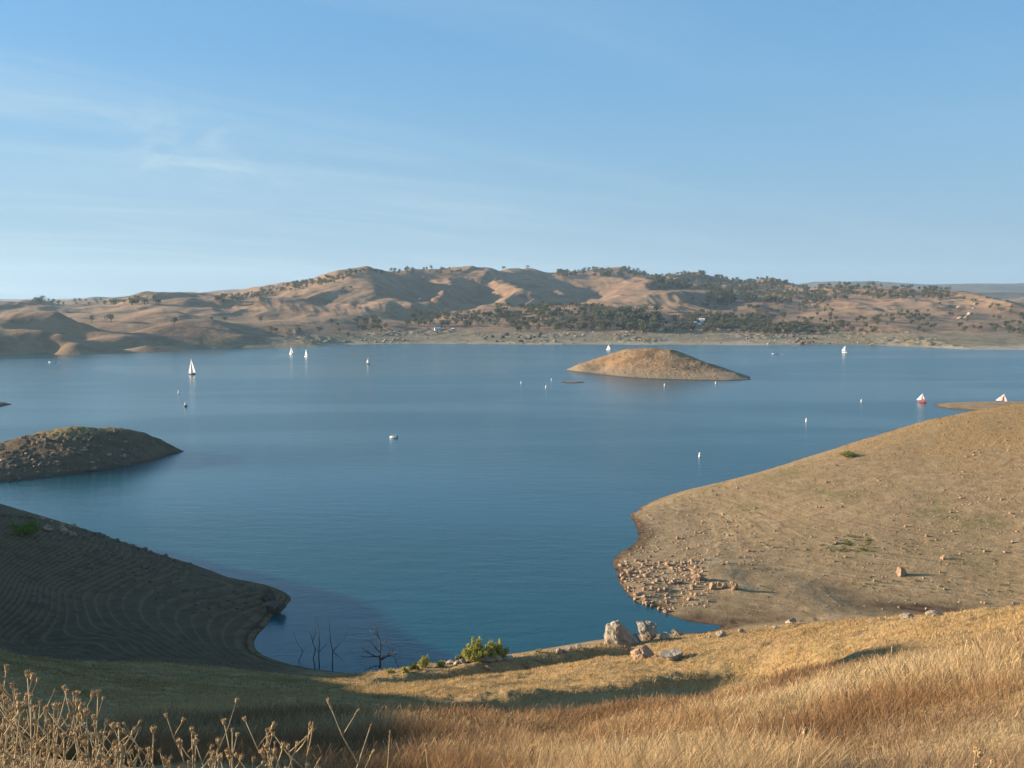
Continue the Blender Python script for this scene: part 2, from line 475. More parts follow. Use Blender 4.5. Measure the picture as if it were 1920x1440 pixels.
def shore_dist(x, y, line):
    """Distance to a shoreline, positive inland (on the right hand along the line)."""
    best = np.full(x.shape, 1e9)
    sgn = np.ones(x.shape)
    for (ax, ay), (bx, by) in zip(line[:-1], line[1:]):
        tx, ty = bx - ax, by - ay
        L2 = tx * tx + ty * ty
        t = np.clip(((x - ax) * tx + (y - ay) * ty) / L2, 0, 1)
        dx, dy = x - ax - t * tx, y - ay - t * ty
        d = np.hypot(dx, dy)
        s = np.sign(dx * ty - dy * tx)
        m = d < best
        best[m], sgn[m] = d[m], s[m]
    return best * sgn


def near_h(x, y):
    z = near_s(x, y)
    box = (x > 5) & (x < 85) & (y > 148) & (y < 238)
    sd_ = shore_dist(x[box], y[box], HEAD_SHORE) + fbm(x[box], y[box], 7, 3, 19) * 0.5
    zb = z[box]
    zb = np.where(sd_ > 0, np.maximum(zb, np.minimum(0.06 * sd_, 1.0)), np.where(sd_ > -14, np.minimum(zb, 0.12 * sd_), zb))
    wb = sstep(y[box], 151.0, 155.0) * sstep(60 - x[box], 0, 12)
    z[box] = zb * wb + z[box] * (1 - wb)
    r = np.hypot(x, y)
    ge = grass_edge(x) + fbm(x, y, 14, 3, 5) * 3.0
    g = sstep(ge - y, -1.5, 2.5)
    # drawdown terraces left by the falling water level
    q = z + fbm(x, y, 40, 2, 9) * 0.10
    stepz = (np.floor(q / 0.33) + sstep(q / 0.33 - np.floor(q / 0.33), 0.5, 1.0)) * 0.33 - q
    left = sstep(-x, 10, 30) * (1 - g)
    right = sstep(x, 20, 40) * (1 - g) * sstep(9.0 - z, 0, 5)
    z = z + stepz * (1.0 * left + 0.34 * right * sstep(5.5 - z, 0, 2.0)) * sstep(z, 0.1, 0.8)
    n = fbm(x, y, 9, 4, 1) * 0.30 + fbm(x, y, 1.6, 3, 3) * 0.07
    n2 = fbm(x, y, 26, 3, 21) * 0.45
    # two washes cut into the slope
    for ax, ay, bx, by, depth, wid in ((-16, 107, 17, 127, 3.3, 3.6), (-4, 57, 21, 82, 3.8, 5.0)):
        L_ = math.hypot(bx - ax, by - ay)
        tx, ty = (bx - ax) / L_, (by - ay) / L_
        al = ((x - ax) * tx + (y - ay) * ty) / L_
        sd = -(x - ax) * ty + (y - ay) * tx + fbm(x, y, 9, 2, 55) * 0.8
        prof = np.where(sd > 0, np.exp(-(sd / (wid * 0.55)) ** 2), np.exp(-(sd / (wid * 1.9)) ** 2))
        z = z - depth * prof * sstep(al, -0.05, 0.25) * sstep(1.08 - al, 0, 0.25)
    amp = np.clip(sstep(r, 2, 30), 0.1, 1)
    z = z + n * amp * (0.30 + 0.95 * g - 0.22 * sstep(-x, 10, 30) * (1 - g)) * sstep(z, -0.3, 1.5) + n2 * g * sstep(r, 12, 45)
    rid = 1 - np.abs(fbm(x, y, 2.2, 3, 31))
    z = z + g * sstep(r, 40, 60) * rid * 0.22
    crag = sstep(-x, 33, 36) * sstep(-x, 46, 40) * sstep(y, 158, 163) * (1 - g)
    z = z + crag * np.abs(fbm(x, y, 3.0, 3, 44)) * 0.7 * sstep(z, 0.2, 1.0)
    return np.maximum(z, -6)


az_n = np.concatenate([np.arange(-118, -31, 0.5), np.arange(-31, 31, 0.09), np.arange(31, 100, 0.5)])
r_n = np.exp(np.arange(math.log(0.7), math.log(640), 0.0062))
near = Land(az_n, r_n, near_h)
X, Y, Z = near.X, near.Y, near.Z
ge = grass_edge(X) + fbm(X, Y, 14, 3, 5) * 3.0
c_grass = sstep(ge - Y, -1.5, 2.5)
head = sstep(X, 12, 24) * (1 - c_grass)
top_dry = head * sstep(Z + fbm(X, Y, 12, 4, 61) * 3.5, 9, 17) * 0.85
c_mud_shade = (1 - c_grass) * np.clip(sstep(0.9 - Z + fbm(X, Y, 10, 3, 8) * 0.4, 0, 0.7) * sstep(X, 28, 40) * sstep(185 - Y, 0, 12) * 0.45 + sstep(0.35 - Z, 0, 0.3) + 0.75 * sstep(-X, 20, 34), 0, 1)  # drawdown mud, plus the left bank with its shade painted in
c_green = head * (np.exp(-((Z - 3.2) / 0.7) ** 2) * 0.55 + np.exp(-((Z - 7.0 + fbm(X, Y, 20, 2, 71)) / 1.0) ** 2) * sstep(X, 45, 60) * 0.8) * sstep(fbm(X, Y, 16, 3, 72), -0.25, 0.35)
c_green = np.clip(c_green + c_grass * sstep(-X, -10, 30) * sstep(Y, 38, 60) * 0.22 + c_grass * sstep(Y, 50, 70) * 0.35 * sstep(fbm(X, Y, 7, 3, 73), 0.0, 0.5), 0, 1)
surf = np.stack([np.clip(c_grass + top_dry, 0, 1), c_mud_shade, c_green], -1)
cls = np.where(c_grass > 0.5, 0, np.where(X < 0, 1, 2))
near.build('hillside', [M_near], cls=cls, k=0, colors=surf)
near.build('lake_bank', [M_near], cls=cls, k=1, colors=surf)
near.build('headland', [M_near], cls=cls, k=2, colors=surf)

# ------------------------------------------------------------------ left islet
ip = densify([W(343, 845), W(300, 860), W(240, 873), W(170, 884), W(90, 894), W(0, 904), W(-100, 912)], 8)
ip += [P(*q) for q in [(343, 845, 331), (310, 828, 328), (280, 819, 323), (240, 811, 318), (200, 806, 314), (150, 803, 311), (100, 807, 309), (50, 819, 307), (0, 832, 305), (-80, 852, 300)]]
ip += [P(*q) for q in [(150, 840, 299), (60, 860, 291), (220, 840, 306), (0, 862, 287)]]
ip += [(-118, 346, -2), (-135, 345, -2), (-160, 335, -2), (-90, 332, -2.5), (-98, 315, -2.5), (-120, 290, -3), (-140, 268, -3.5), (-190, 330, 2), (-185, 265, -3), (-215, 300, 2), (-165, 255, -4), (-80, 300, -5), (-100, 370, -5), (-200, 370, -4)]
is_s = Surface(ip, 4.0)


def islet_h(x, y):
    z = is_s(x, y)
    z = z + (fbm(x, y, 12, 4, 81) * 0.5 + np.abs(fbm(x, y, 3.0, 3, 82)) * 0.45) * sstep(z, -0.2, 2.0)
    return np.maximum(z, -3)


islet = Land(np.arange(-34, -14, 0.06), np.exp(np.arange(math.log(245), math.log(395), 0.0022)), islet_h)
islet.build('islet', [M_islet])

# ------------------------------------------------------------------ the island and a bare bar beside it
ip = densify([W(1060, 694), W(1090, 699), W(1130, 703), W(1165, 707), W(1230, 711), W(1300, 713), W(1370, 714), W(1408, 712)], 8)
ip += [P(*q) for q in [(1075, 689, 705), (1110, 676, 705), (1150, 663, 700), (1185, 656, 695), (1222, 653, 690), (1260, 657, 685), (1290, 667, 680), (1320, 678, 672), (1350, 689, 660), (1380, 700, 645), (1400, 709, 632)]]
ip += [P(*q) for q in [(1180, 690, 668), (1240, 685, 662), (1300, 695, 648), (1220, 670, 678), (1130, 690, 690)]]
ip += [(20, 700, -4), (40, 735, -3), (70, 745, -2), (100, 740, -2), (130, 720, -2), (155, 680, -2.5), (160, 630, -4), (150, 605, -5), (100, 600, -5), (60, 640, -4), (90, 780, -6), (160, 740, -6)]
ild_s = Surface(ip, 5.0)


def island_h(x, y):
    z = ild_s(x, y)
    z = z + (fbm(x, y, 22, 4, 91) * 0.7 + np.abs(fbm(x, y, 4.5, 3, 92)) * 0.28) * sstep(z, -0.2, 3.0)
    bar = 0.55 - ((x - 36.5) / 7.5) ** 2 * 0.6 - ((y - 606) / 9.0) ** 2 * 1.2 + fbm(x, y, 4, 3, 93) * 0.15
    return np.maximum(np.maximum(z, bar), -3)


island = Land(np.arange(0, 16, 0.035), np.exp(np.arange(math.log(585), math.log(800), 0.0013)), island_h)
island.build('island', [M_isle])

isle2 = Land(np.arange(-31, -25, 0.1), np.exp(np.arange(math.log(480), math.log(590), 0.003)), lambda x, y: np.maximum(3.2 - ((x + 268) / 31.5) ** 2 * 3.2 - ((y - 472) / 22) ** 2 * 3.2 + fbm(x, y, 8, 3, 131) * 0.4, -2))
isle2.build('islet', [M_islet])

# ------------------------------------------------------------------ far shore and hills
hp = densify([W(*q) for q in [(-160, 668), (-60, 667), (0, 665), (100, 663), (200, 660), (330, 655), (450, 652), (560, 651), (604, 649)]], 25)
hp += densify([W(*q) for q in [(640, 646), (700, 645), (800, 644), (900, 645), (1000, 646), (1100, 646), (1300, 647), (1500, 648), (1540, 647), (1650, 648), (1750, 652), (1800, 655), (1920, 656), (2020, 657)]], 35)
for q in [(-160, 668), (0, 665), (200, 660), (400, 653), (600, 650), (800, 645), (1000, 646), (1200, 646), (1400, 648), (1600, 648), (1750, 652), (1920, 656)]:
    x, y, _ = W(q[0], q[1] + 7)
    hp.append((x, y, -7.0))
RIDGES = [
    # main peak and its spurs
    [(690, 504, 1900), (655, 515, 1840), (620, 529, 1770), (575, 546, 1680), (530, 560, 1590), (490, 570, 1500), (455, 580, 1420)],
    [(690, 504, 1900), (668, 525, 1800), (648, 540, 1710), (610, 560, 1580), (570, 582, 1450), (540, 597, 1350)],
    [(690, 504, 1900), (697, 512, 1870), (708, 532, 1780), (722, 550, 1690), (748, 566, 1590), (778, 581, 1490)],
    [(690, 504, 1900), (715, 511, 1950), (745, 514, 2030), (800, 508, 2120), (850, 503, 2170), (880, 501, 2150)],
    [(880, 501, 2150), (866, 515, 2060), (852, 530, 1950), (838, 544, 1840), (822, 557, 1720), (803, 570, 1620), (792, 581, 1540)],
    [(880, 501, 2150), (910, 511, 2080), (940, 525, 2000), (975, 539, 1900), (1005, 551, 1800)],
    [(930, 522, 2060), (938, 540, 1950), (945, 556, 1850), (938, 572, 1700)],
    [(920, 508, 2250), (985, 501, 2330), (1030, 513, 2300), (1060, 516, 2350), (1100, 517, 2350), (1165, 515, 2400), (1230, 520, 2250)],
    [(985, 501, 2330), (1010, 525, 2180), (1040, 545, 2020), (1060, 560, 1880)],
    [(1250, 523, 2150), (1200, 540, 1970), (1155, 555, 1810), (1110, 564, 1700)],
    [(1320, 540, 1880), (1260, 539, 1870), (1205, 551, 1760), (1170, 565, 1650), (1140, 580, 1550)],
    [(1300, 545, 1800), (1290, 565, 1650), (1270, 585, 1500)],
    # wooded crest behind
    [(1060, 517, 2700), (1110, 508, 2700), (1165, 500, 2700), (1210, 511, 2700), (1250, 517, 2650), (1300, 513, 2600), (1350, 523, 2600), (1400, 531, 2500), (1450, 523, 2400), (1480, 531, 2400), (1530, 546, 2300)],
    [(1400, 531, 2500), (1400, 555, 2000), (1420, 580, 1650), (1440, 600, 1420)],
    [(1530, 548, 2300), (1570, 541, 2220), (1605, 535, 2200), (1650, 537, 2200), (1690, 546, 2150), (1720, 549, 2050), (1750, 547, 1950), (1780, 551, 1850), (1830, 561, 1720), (1870, 576, 1600), (1920, 599, 1450), (1990, 622, 1300)],
    [(1750, 547, 1950), (1720, 562, 1780), (1650, 572, 1680), (1600, 580, 1580), (1545, 595, 1450)],
    [(1780, 551, 1850), (1790, 580, 1600), (1780, 605, 1380), (1760, 625, 1220)],
    [(1605, 535, 2200), (1590, 560, 1900), (1540, 580, 1700), (1500, 595, 1500)],
    # left hills
    [(225, 570, 1600), (255, 557, 1680), (290, 551, 1720), (325, 548, 1720), (360, 552, 1720), (400, 557, 1700), (440, 562, 1700)],
    [(290, 560, 1500), (340, 556, 1520), (390, 554, 1540), (415, 565, 1500), (435, 578, 1440), (455, 590, 1380)],
    [(390, 554, 1540), (350, 572, 1420), (310, 587, 1320), (270, 598, 1250)],
    [(290, 614, 1075), (335, 603, 1120), (380, 600, 1140), (415, 605, 1130), (440, 618, 1095), (452, 635, 1055)],
    [(-120, 600, 1040), (-40, 602, 1020), (0, 600, 1020), (40, 591, 1045), (87, 589, 1055), (120, 599, 1045), (160, 611, 1030), (220, 625, 1015), (270, 638, 1003), (325, 651, 990)],
    [(-80, 620, 940), (0, 616, 955), (45, 617, 955), (85, 621, 952), (120, 632, 940), (150, 645, 925)],
    [(195, 622, 1020), (240, 634, 985), (275, 648, 968)],
    [(-120, 560, 1500), (0, 567, 1480), (30, 575, 1450), (65, 587, 1400)],
    [(30, 571, 1850), (75, 564, 1850), (110, 571, 1830), (150, 583, 1750), (190, 592, 1650)],
    [(60, 572, 2500), (130, 572, 2400), (200, 563, 2600), (240, 561, 2650), (290, 554, 2650), (345, 552, 2500), (400, 554, 2450), (440, 552, 2420), (480, 544, 2400), (530, 533, 2350), (600, 521, 2250), (650, 510, 2120)],
    [(480, 628, 1120), (530, 618, 1160), (580, 605, 1250), (625, 600, 1290), (660, 598, 1340)],
    [(560, 642, 1075), (585, 645, 1068), (602, 649, 1062)],
    [(1740, 570, 3000), (1800, 567, 3000), (1850, 563, 3000), (1920, 561, 3000), (2020, 561, 3000)],
]
for rd in RIDGES:
    hp += densify([P(*q) for q in rd], 45)
VALE = [(-175, 1950, 62), (-173, 1900, 53), (-171, 1850, 45), (-168, 1800, 38), (-164, 1750, 32), (-160, 1700, 28), (-157, 1650, 25), (-150, 1560, 20), (-138, 1480, 18),
        (-68, 1950, 56), (-67, 1900, 48), (-66, 1850, 41), (-67, 1800, 35), (-69, 1750, 30), (-72, 1650, 23), (-76, 1560, 19),
        (15, 2080, 68), (32, 2030, 58), (47, 1980, 48), (60, 1900, 39), (70, 1800, 31), (60, 1700, 26),
        (170, 2150, 66), (160, 2070, 56), (150, 2000, 48), (125, 1880, 38), (285, 2010, 58), (228, 1850, 47), (330, 1750, 40), (300, 1650, 31), (260, 1560, 25),
        (-440, 1720, 36), (-440, 1600, 30), (-430, 1480, 24),
        (-430, 1800, 45), (-520, 1650, 33), (-600, 1450, 27), (-450, 1330, 22), (-640, 1240, 21), (-560, 1230, 20),
        (-800, 1600, 25), (-700, 1350, 24), (-900, 1900, 30), (-800, 2100, 28), (-500, 2100, 40), (-560, 1080, 10), (-440, 1120, 10), (-465, 990, 11), (-430, 985, 6),
        (-420, 1060, 10), (-380, 1150, 14), (-950, 1250, 25), (420, 2150, 58), (520, 1900, 40), (640, 1800, 40), (760, 1500, 26),
        (560, 1600, 30), (600, 2000, 55), (880, 1900, 50), (200, 2500, 80), (-100, 2500, 75), (420, 2400, 70), (0, 2350, 86), (-300, 2250, 60),
        (-1500, 3500, 15), (-900, 3500, 15), (-300, 3500, 20), (300, 3500, 25), (900, 3500, 20), (1500, 3500, 15), (-900, 2900, 30), (-400, 2900, 40), (300, 3100, 50), (900, 2800, 30), (1150, 2350, 6), (1350, 2300, 5), (1000, 2150, 14), (1450, 2600, 6), (1080, 1900, 8), (1200, 1900, 4), (1200, 1500, 4), (1000, 1700, 12)]
hp += VALE
hp += [P(*q) for q in [(720, 632, 1180), (900, 633, 1190), (1100, 633, 1190), (1300, 634, 1190), (1450, 634, 1190), (1620, 634, 1170), (1750, 640, 1080), (1850, 643, 1060), (1920, 645, 1060),
                       (700, 620, 1260), (850, 622, 1270), (1000, 618, 1290), (1150, 616, 1300), (1300, 618, 1290), (1450, 616, 1300), (1600, 618, 1280), (1700, 625, 1180),
                       (680, 600, 1380), (800, 602, 1400), (920, 598, 1400), (1050, 590, 1400), (1150, 592, 1390), (1300, 600, 1380), (1420, 606, 1360), (1550, 606, 1340), (1680, 610, 1270), (1850, 622, 1220),
                       (850, 588, 1480), (980, 580, 1500), (1080, 575, 1530), (1200, 585, 1460), (900, 578, 1560)]]
hill_s = Surface(hp, 6.0)


def hill_h(x, y):
    wx = x + fbm(x, y, 260, 2, 101) * 5
    wy = y + fbm(x, y, 260, 2, 102) * 5
    z = hill_s(wx, wy)
    up = sstep(z, 8, 45)
    gul = np.abs(fbm(x, y, 210, 3, 103, 0.42))
    z = z - up * (gul * 7.0 - 2.0) - up * (np.abs(fbm(x + 0.35 * y, y * 0.6, 75, 2, 113)) * 2.6 - 0.8) + up * fbm(x, y, 60, 3, 104) * 0.5
    # spurs and rills run down towards the lake
    sl = sstep(z, 14, 40)
    wx2 = x + fbm(x, y, 300, 2, 121) * 60
    z = z - sl * (np.abs(gnoise(wx2 / 135.0, y / 420.0, 122)) * 10.5 - 3.6) - sl * (np.abs(gnoise(wx2 / 48.0, y / 210.0, 123)) * 3.4 - 1.2) - sl * (np.abs(gnoise(wx2 / 19.0, y / 120.0, 124)) * 1.1 - 0.35)
    z = z + fbm(x, y, 34, 3, 105) * 0.5 * sstep(z, -1, 6)
    rk = sstep(fbm(x, y, 120, 2, 107), 0.05, 0.4) * sstep(20 - z, 0, 8) * sstep(x, -300, -200)
    z = z + rk * np.abs(fbm(x, y, 14, 3, 106)) * 2.2 * sstep(z, 0, 2)
    return np.maximum(z, -8)


hills = Land(np.arange(-31, 31, 0.06), np.exp(np.arange(math.log(880), math.log(3700), 0.0034)), hill_h)
hills.build('hills', [M_hills], floor=-2)

# ------------------------------------------------------------------ distant mountains
mp = []
for d, prof in ((3900, [(-300, 560), (60, 567), (140, 560), (175, 555), (215, 560), (290, 564), (700, 566), (1400, 562), (1640, 556), (1760, 551), (1830, 548), (1920, 550), (2200, 548)]),
                (6600, [(-300, 560), (100, 561), (230, 556), (330, 554), (400, 547), (440, 543), (490, 550), (700, 545), (1200, 545), (1480, 536), (1540, 528), (1600, 526), (1660, 529), (1760, 533), (1850, 531), (1920, 530), (2200, 527)])):
    for k, q in enumerate(prof):
        mp.append(P(q[0], q[1], d))
for d, z in ((3400, -12), (5000, 12), (9000, 0)):
    for a in range(-40, 41, 8):
        mp.append((math.tan(math.radians(a)) * d, d, z))
mt_s = Surface(mp, 120.0)
mount = Land(np.arange(-33, 33, 0.1), np.exp(np.arange(math.log(3400), math.log(9200), 0.010)),
             lambda x, y: mt_s(x, y) + fbm(x, y, 900, 4, 111) * 9 * sstep(np.hypot(x, y), 3800, 5000) * 0.7 - 10 * np.abs(fbm(x, y, 500, 4, 112)))
mount.build('mountains', [M_mount], floor=-1e9)

# ------------------------------------------------------------------ the lake
xs = np.concatenate([np.linspace(-2600, -420, 60), np.linspace(-400, 400, 200), np.linspace(420, 2600, 60)])
ys = np.concatenate([np.linspace(20, 500, 160), np.linspace(510, 1700, 100)])
GX, GY = np.meshgrid(xs, ys, indexing='ij')
calm = np.exp(-((GX + 70 - (GY - 270) * 0.1) / 75) ** 2 - ((GY - 268) / 26) ** 2) + 0.8 * np.exp(-((GX - 20) / 60) ** 2 - ((GY - 225) / 22) ** 2) + 0.55 * sstep(175 - GY, 0, 25)
calm = np.clip(calm * (1 + fbm(GX, GY, 40, 3, 120) * 0.5), 0, 1)
ii = np.arange(GX.size).reshape(GX.shape)
F = np.stack([ii[:-1, :-1], ii[1:, :-1], ii[1:, 1:], ii[:-1, 1:]], -1).reshape(-1, 4)
wat = mesh_np('water', np.stack([GX.ravel(), GY.ravel(), np.zeros(GX.size)], -1), F, [M_water], colors=np.stack([calm.ravel()] * 3, -1))
tag(wat, kind='structure')

# ------------------------------------------------------------------ haze in the air
M_haze, nt = mat('haze_air')
vol = nt.n('ShaderNodeVolumePrincipled', {'Color': (0.55, 0.78, 1.0, 1), 'Density': 6.4e-5, 'Anisotropy': 0.2})
nt.n('ShaderNodeOutputMaterial', {1: vol})
hz = np.array([(x, y, z) for x in (-6500, 6500) for y in (-600, 9400) for z in (-260, 340)], float)
hzo = mesh_np('haze', hz, np.array([(0, 1, 3, 2), (4, 6, 7, 5), (0, 4, 5, 1), (2, 3, 7, 6), (0, 2, 6, 4), (1, 5, 7, 3)]), [M_haze], smooth=False)
tag(hzo, kind='stuff')
#@@THINGS
# ------------------------------------------------------------------ helpers for the things


def thing(name, label, cat, loc, rz=0.0, group=None, scale=1.0):
    o = bpy.data.objects.new(name, None)
    COL.objects.link(o)
    o.empty_display_size = 0.2
    o.location = loc
    o.rotation_euler = (0, 0, rz)
    o.scale = (scale,) * 3
    return tag(o, label, cat, group)


class MB:
    """Collects shapes; build() links them as one mesh object."""
    def __init__(self):
        self.v, self.f, self.m, self.c = [], [], [], []

    def add(self, V, F, mi=0, col=None):
        o = len(self.v)
        self.v += [tuple(map(float, p_)) for p_ in V]
        self.f += [tuple(i_ + o for i_ in f_) for f_ in F]
        self.m += [mi] * len(F)
        return self

    def tube(self, path, radii, seg=6, mi=0):
        path = [Vector(p_) for p_ in path]
        V, F = [], []
        for k, p_ in enumerate(path):
            t = (path[min(k + 1, len(path) - 1)] - path[max(k - 1, 0)]).normalized()
            a = t.orthogonal().normalized() if abs(t.z) > 0.95 else t.cross(Vector((0, 0, 1))).normalized()
            b_ = t.cross(a)
            for s in range(seg):
                th = 2 * math.pi * s / seg
                V.append(p_ + (a * math.cos(th) + b_ * math.sin(th)) * radii[k])
        for k in range(len(path) - 1):
            for s in range(seg):
                s2 = (s + 1) % seg
                F.append((k * seg + s, k * seg + s2, (k + 1) * seg + s2, (k + 1) * seg + s))
        F.append(tuple(range(seg))[::-1])
        F.append(tuple(range((len(path) - 1) * seg, len(path) * seg)))
        return self.add(V, F, mi)

    def lathe(self, prof, seg=12, mi=0, center=(0, 0)):
        V, F = [], []
        for r, z in prof:
            for s in range(seg):
                th = 2 * math.pi * s / seg
                V.append((center[0] + r * math.cos(th), center[1] + r * math.sin(th), z))
        for k in range(len(prof) - 1):
            for s in range(seg):
                s2 = (s + 1) % seg
                F.append((k * seg + s, k * seg + s2, (k + 1) * seg + s2, (k + 1) * seg + s))
        F.append(tuple(range(seg))[::-1])
        F.append(tuple(range((len(prof) - 1) * seg, len(prof) * seg)))
        return self.add(V, F, mi)

    def box(self, lo, hi, mi=0):
        V = [(x, y, z) for x in (lo[0], hi[0]) for y in (lo[1], hi[1]) for z in (lo[2], hi[2])]
        return self.add(V, [(0, 1, 3, 2), (4, 6, 7, 5), (0, 4, 5, 1), (2, 3, 7, 6), (0, 2, 6, 4), (1, 5, 7, 3)], mi)

    def build(self, name, mats, parent=None, smooth=False):
        me = bpy.data.meshes.new(name)
        me.from_pydata(self.v, [], self.f)
        for m in (mats if isinstance(mats, (list, tuple)) else [mats]):
            me.materials.append(m)
        me.polygons.foreach_set('material_index', self.m)
        me.polygons.foreach_set('use_smooth', [smooth] * len(self.f))
        me.update()
        ob = bpy.data.objects.new(name, me)
        COL.objects.link(ob)
        ob.parent = parent
        return ob


def children(o, table):
    return table.get(o.name, [])


def copy_tree(root, loc, rz, scale=1.0, label=None, group=None):
    """A copy of a thing with copies of its parts and sub-parts (shared meshes)."""
    r = root.copy()
    COL.objects.link(r)
    r.location, r.rotation_euler = loc, (0, 0, rz)
    r.scale = (scale,) * 3 if not isinstance(scale, tuple) else scale
    if label:
        r['label'] = label
    if group:
        r['group'] = group
    for ch_ in list(root.children):
        c_ = ch_.copy()
        COL.objects.link(c_)
        c_.parent = r
        for g_ in list(ch_.children):
            d_ = g_.copy()
            COL.objects.link(d_)
            d_.parent = c_
    return r


def simple(name, col, rough=0.6, noise=0.0, scale=3.0, spec=0.3, translucent=0.0):
    m, t = mat(name)
    c_ = tuple(col)
    if noise > 0:
        pv = t.n('ShaderNodeTexCoord').outputs['Object']
        f_ = t.ramp(t.noise(pv, scale, 5.0, 0.6), 0.35, 0.65)
        src = t.mix(f_, tuple(v * (1 - noise) for v in c_), tuple(min(1, v * (1 + noise)) for v in c_))
    else:
        src = (*c_, 1)
    b_ = t.n('ShaderNodeBsdfPrincipled', {'Base Color': src, 'Roughness': rough, 'Specular IOR Level': spec})
    sh = b_
    if translucent:
        tr = t.n('ShaderNodeBsdfTranslucent', {'Color': src})
        sh = t.n('ShaderNodeMixShader', {0: translucent, 1: b_, 2: tr})
    t.n('ShaderNodeOutputMaterial', {0: sh})
    return m


def attr_leaf(name, translucent=0.35):
    m, t = mat(name)
    a_ = t.n('ShaderNodeAttribute', attribute_name='surface').outputs['Color']
    d_ = t.n('ShaderNodeBsdfDiffuse', {'Color': a_})
    tr = t.n('ShaderNodeBsdfTranslucent', {'Color': a_})
    t.n('ShaderNodeOutputMaterial', {0: t.n('ShaderNodeMixShader', {0: translucent, 1: d_, 2: tr})})
    return m


M_grass = attr_leaf('grass_blade', 0.35)
M_leaf = attr_leaf('leaf', 0.25)
M_bark = simple('bark', (0.10, 0.075, 0.055), 0.95, 0.35, 6)
M_dead = simple('dead_wood', (0.085, 0.066, 0.056), 0.95, 0.4, 8)
M_straw = simple('dry_stem', (0.48, 0.36, 0.20), 0.8, 0.3, 30, 0.2, 0.15)
M_seed = simple('seed_head', (0.50, 0.345, 0.18), 0.85, 0.4, 120, 0.2, 0.2)
M_white = simple('white_paint', (0.80, 0.80, 0.78), 0.45, 0.04, 2)
M_dark = simple('dark_paint', (0.018, 0.02, 0.025), 0.4, 0.2, 2)
M_sail = simple('sail_cloth', (0.84, 0.84, 0.82), 0.8, 0.03, 1, 0.1, 0.3)
M_red = simple('red_cloth', (0.62, 0.09, 0.05), 0.8, 0.1, 1, 0.1, 0.25)
M_yel = simple('yellow_cloth', (0.75, 0.42, 0.10), 0.8, 0.1, 1, 0.1, 0.25)
M_metal = simple('mast_metal', (0.45, 0.45, 0.46), 0.4, 0.1, 2, 0.5)
M_glass = simple('window_glass', (0.03, 0.04, 0.05), 0.1, 0.1, 2, 0.5)
M_roof = simple('pale_roof', (0.72, 0.70, 0.66), 0.7, 0.06, 2)
M_wallp = simple('cream_wall', (0.62, 0.56, 0.47), 0.85, 0.08, 2)
M_foam = simple('foam', (0.78, 0.82, 0.84), 0.9, 0.08, 0.8)
M_skin = simple('skin', (0.45, 0.28, 0.20), 0.6)
M_orange = simple('orange_band', (0.75, 0.20, 0.05), 0.6)


def rock_mat(name, a, b, c):
    a, b, c = (tuple(v * 0.78 for v in q) for q in (a, b, c))
    m, t = mat(name)
    pv = t.n('ShaderNodeTexCoord').outputs['Object']
    n1 = t.noise(pv, 1.3, 6.0, 0.65)
    n2 = t.noise(pv, 6.0, 5.0, 0.7)
    col_ = t.mix(t.ramp(n1, 0.38, 0.62), a, b)
    col_ = t.mix(t.math('MULTIPLY', t.ramp(n2, 0.54, 0.66), 0.8), col_, c)
    bm_ = t.n('ShaderNodeBump', {'Height': t.math('ADD', n1, t.math('MULTIPLY', n2, 0.4)), 'Distance': 0.25, 'Strength': 0.7}).outputs[0]
    b_ = t.n('ShaderNodeBsdfPrincipled', {'Base Color': col_, 'Roughness': 0.9, 'Specular IOR Level': 0.2, 'Normal': bm_})
    t.n('ShaderNodeOutputMaterial', {0: b_})
    return m


M_granite = rock_mat('grey_granite', (0.33, 0.285, 0.225), (0.44, 0.385, 0.305), (0.13, 0.112, 0.09))
M_pinkrock = rock_mat('pink_rock', (0.40, 0.26, 0.165), (0.50, 0.35, 0.235), (0.21, 0.14, 0.095))
M_darkrock = rock_mat('dark_rock', (0.13, 0.105, 0.085), (0.19, 0.155, 0.12), (0.06, 0.05, 0.04))


def ico(sub):
    import bmesh
    bm = bmesh.new()
    bmesh.ops.create_icosphere(bm, subdivisions=sub, radius=1.0)
    V = np.array([v.co[:] for v in bm.verts])
    F = np.array([[v.index for v in f.verts] for f in bm.faces])
    bm.free()
    return V, F


ICO1, ICO2, ICO4 = ico(1), ico(2), ico(4)


def rock_shape(seed, base, cuts=9, rough=0.10, lo=0.55, hi=0.92):
    """A boulder: a ball cut by random planes, then roughened."""
    g = np.random.default_rng(seed)
    V = base[0].copy()
    for _ in range(cuts):
        n_ = g.normal(size=3)
        n_ /= np.linalg.norm(n_)
        d_ = g.uniform(lo, hi)
        s_ = V @ n_
        V = V - np.where(s_ > d_, s_ - d_, 0)[:, None] * n_[None, :]
    nn = V / np.linalg.norm(V, axis=1, keepdims=True)
    k_ = gnoise(V[:, 0] * 2.3 + seed, V[:, 1] * 2.3 + V[:, 2] * 1.7, seed) + 0.5 * gnoise(V[:, 0] * 6 + V[:, 2] * 4, V[:, 1] * 6, seed + 1)
    return V + nn * k_[:, None] * rough


def near_ground(x, y):
    return float(near.ground(x, y))


def up_from(px0, py0, px1, py1, d):
    """Width and height in metres of a pixel box at distance d."""
    return abs(px1 - px0) * d / FOC, abs(py1 - py0) * d / FOC


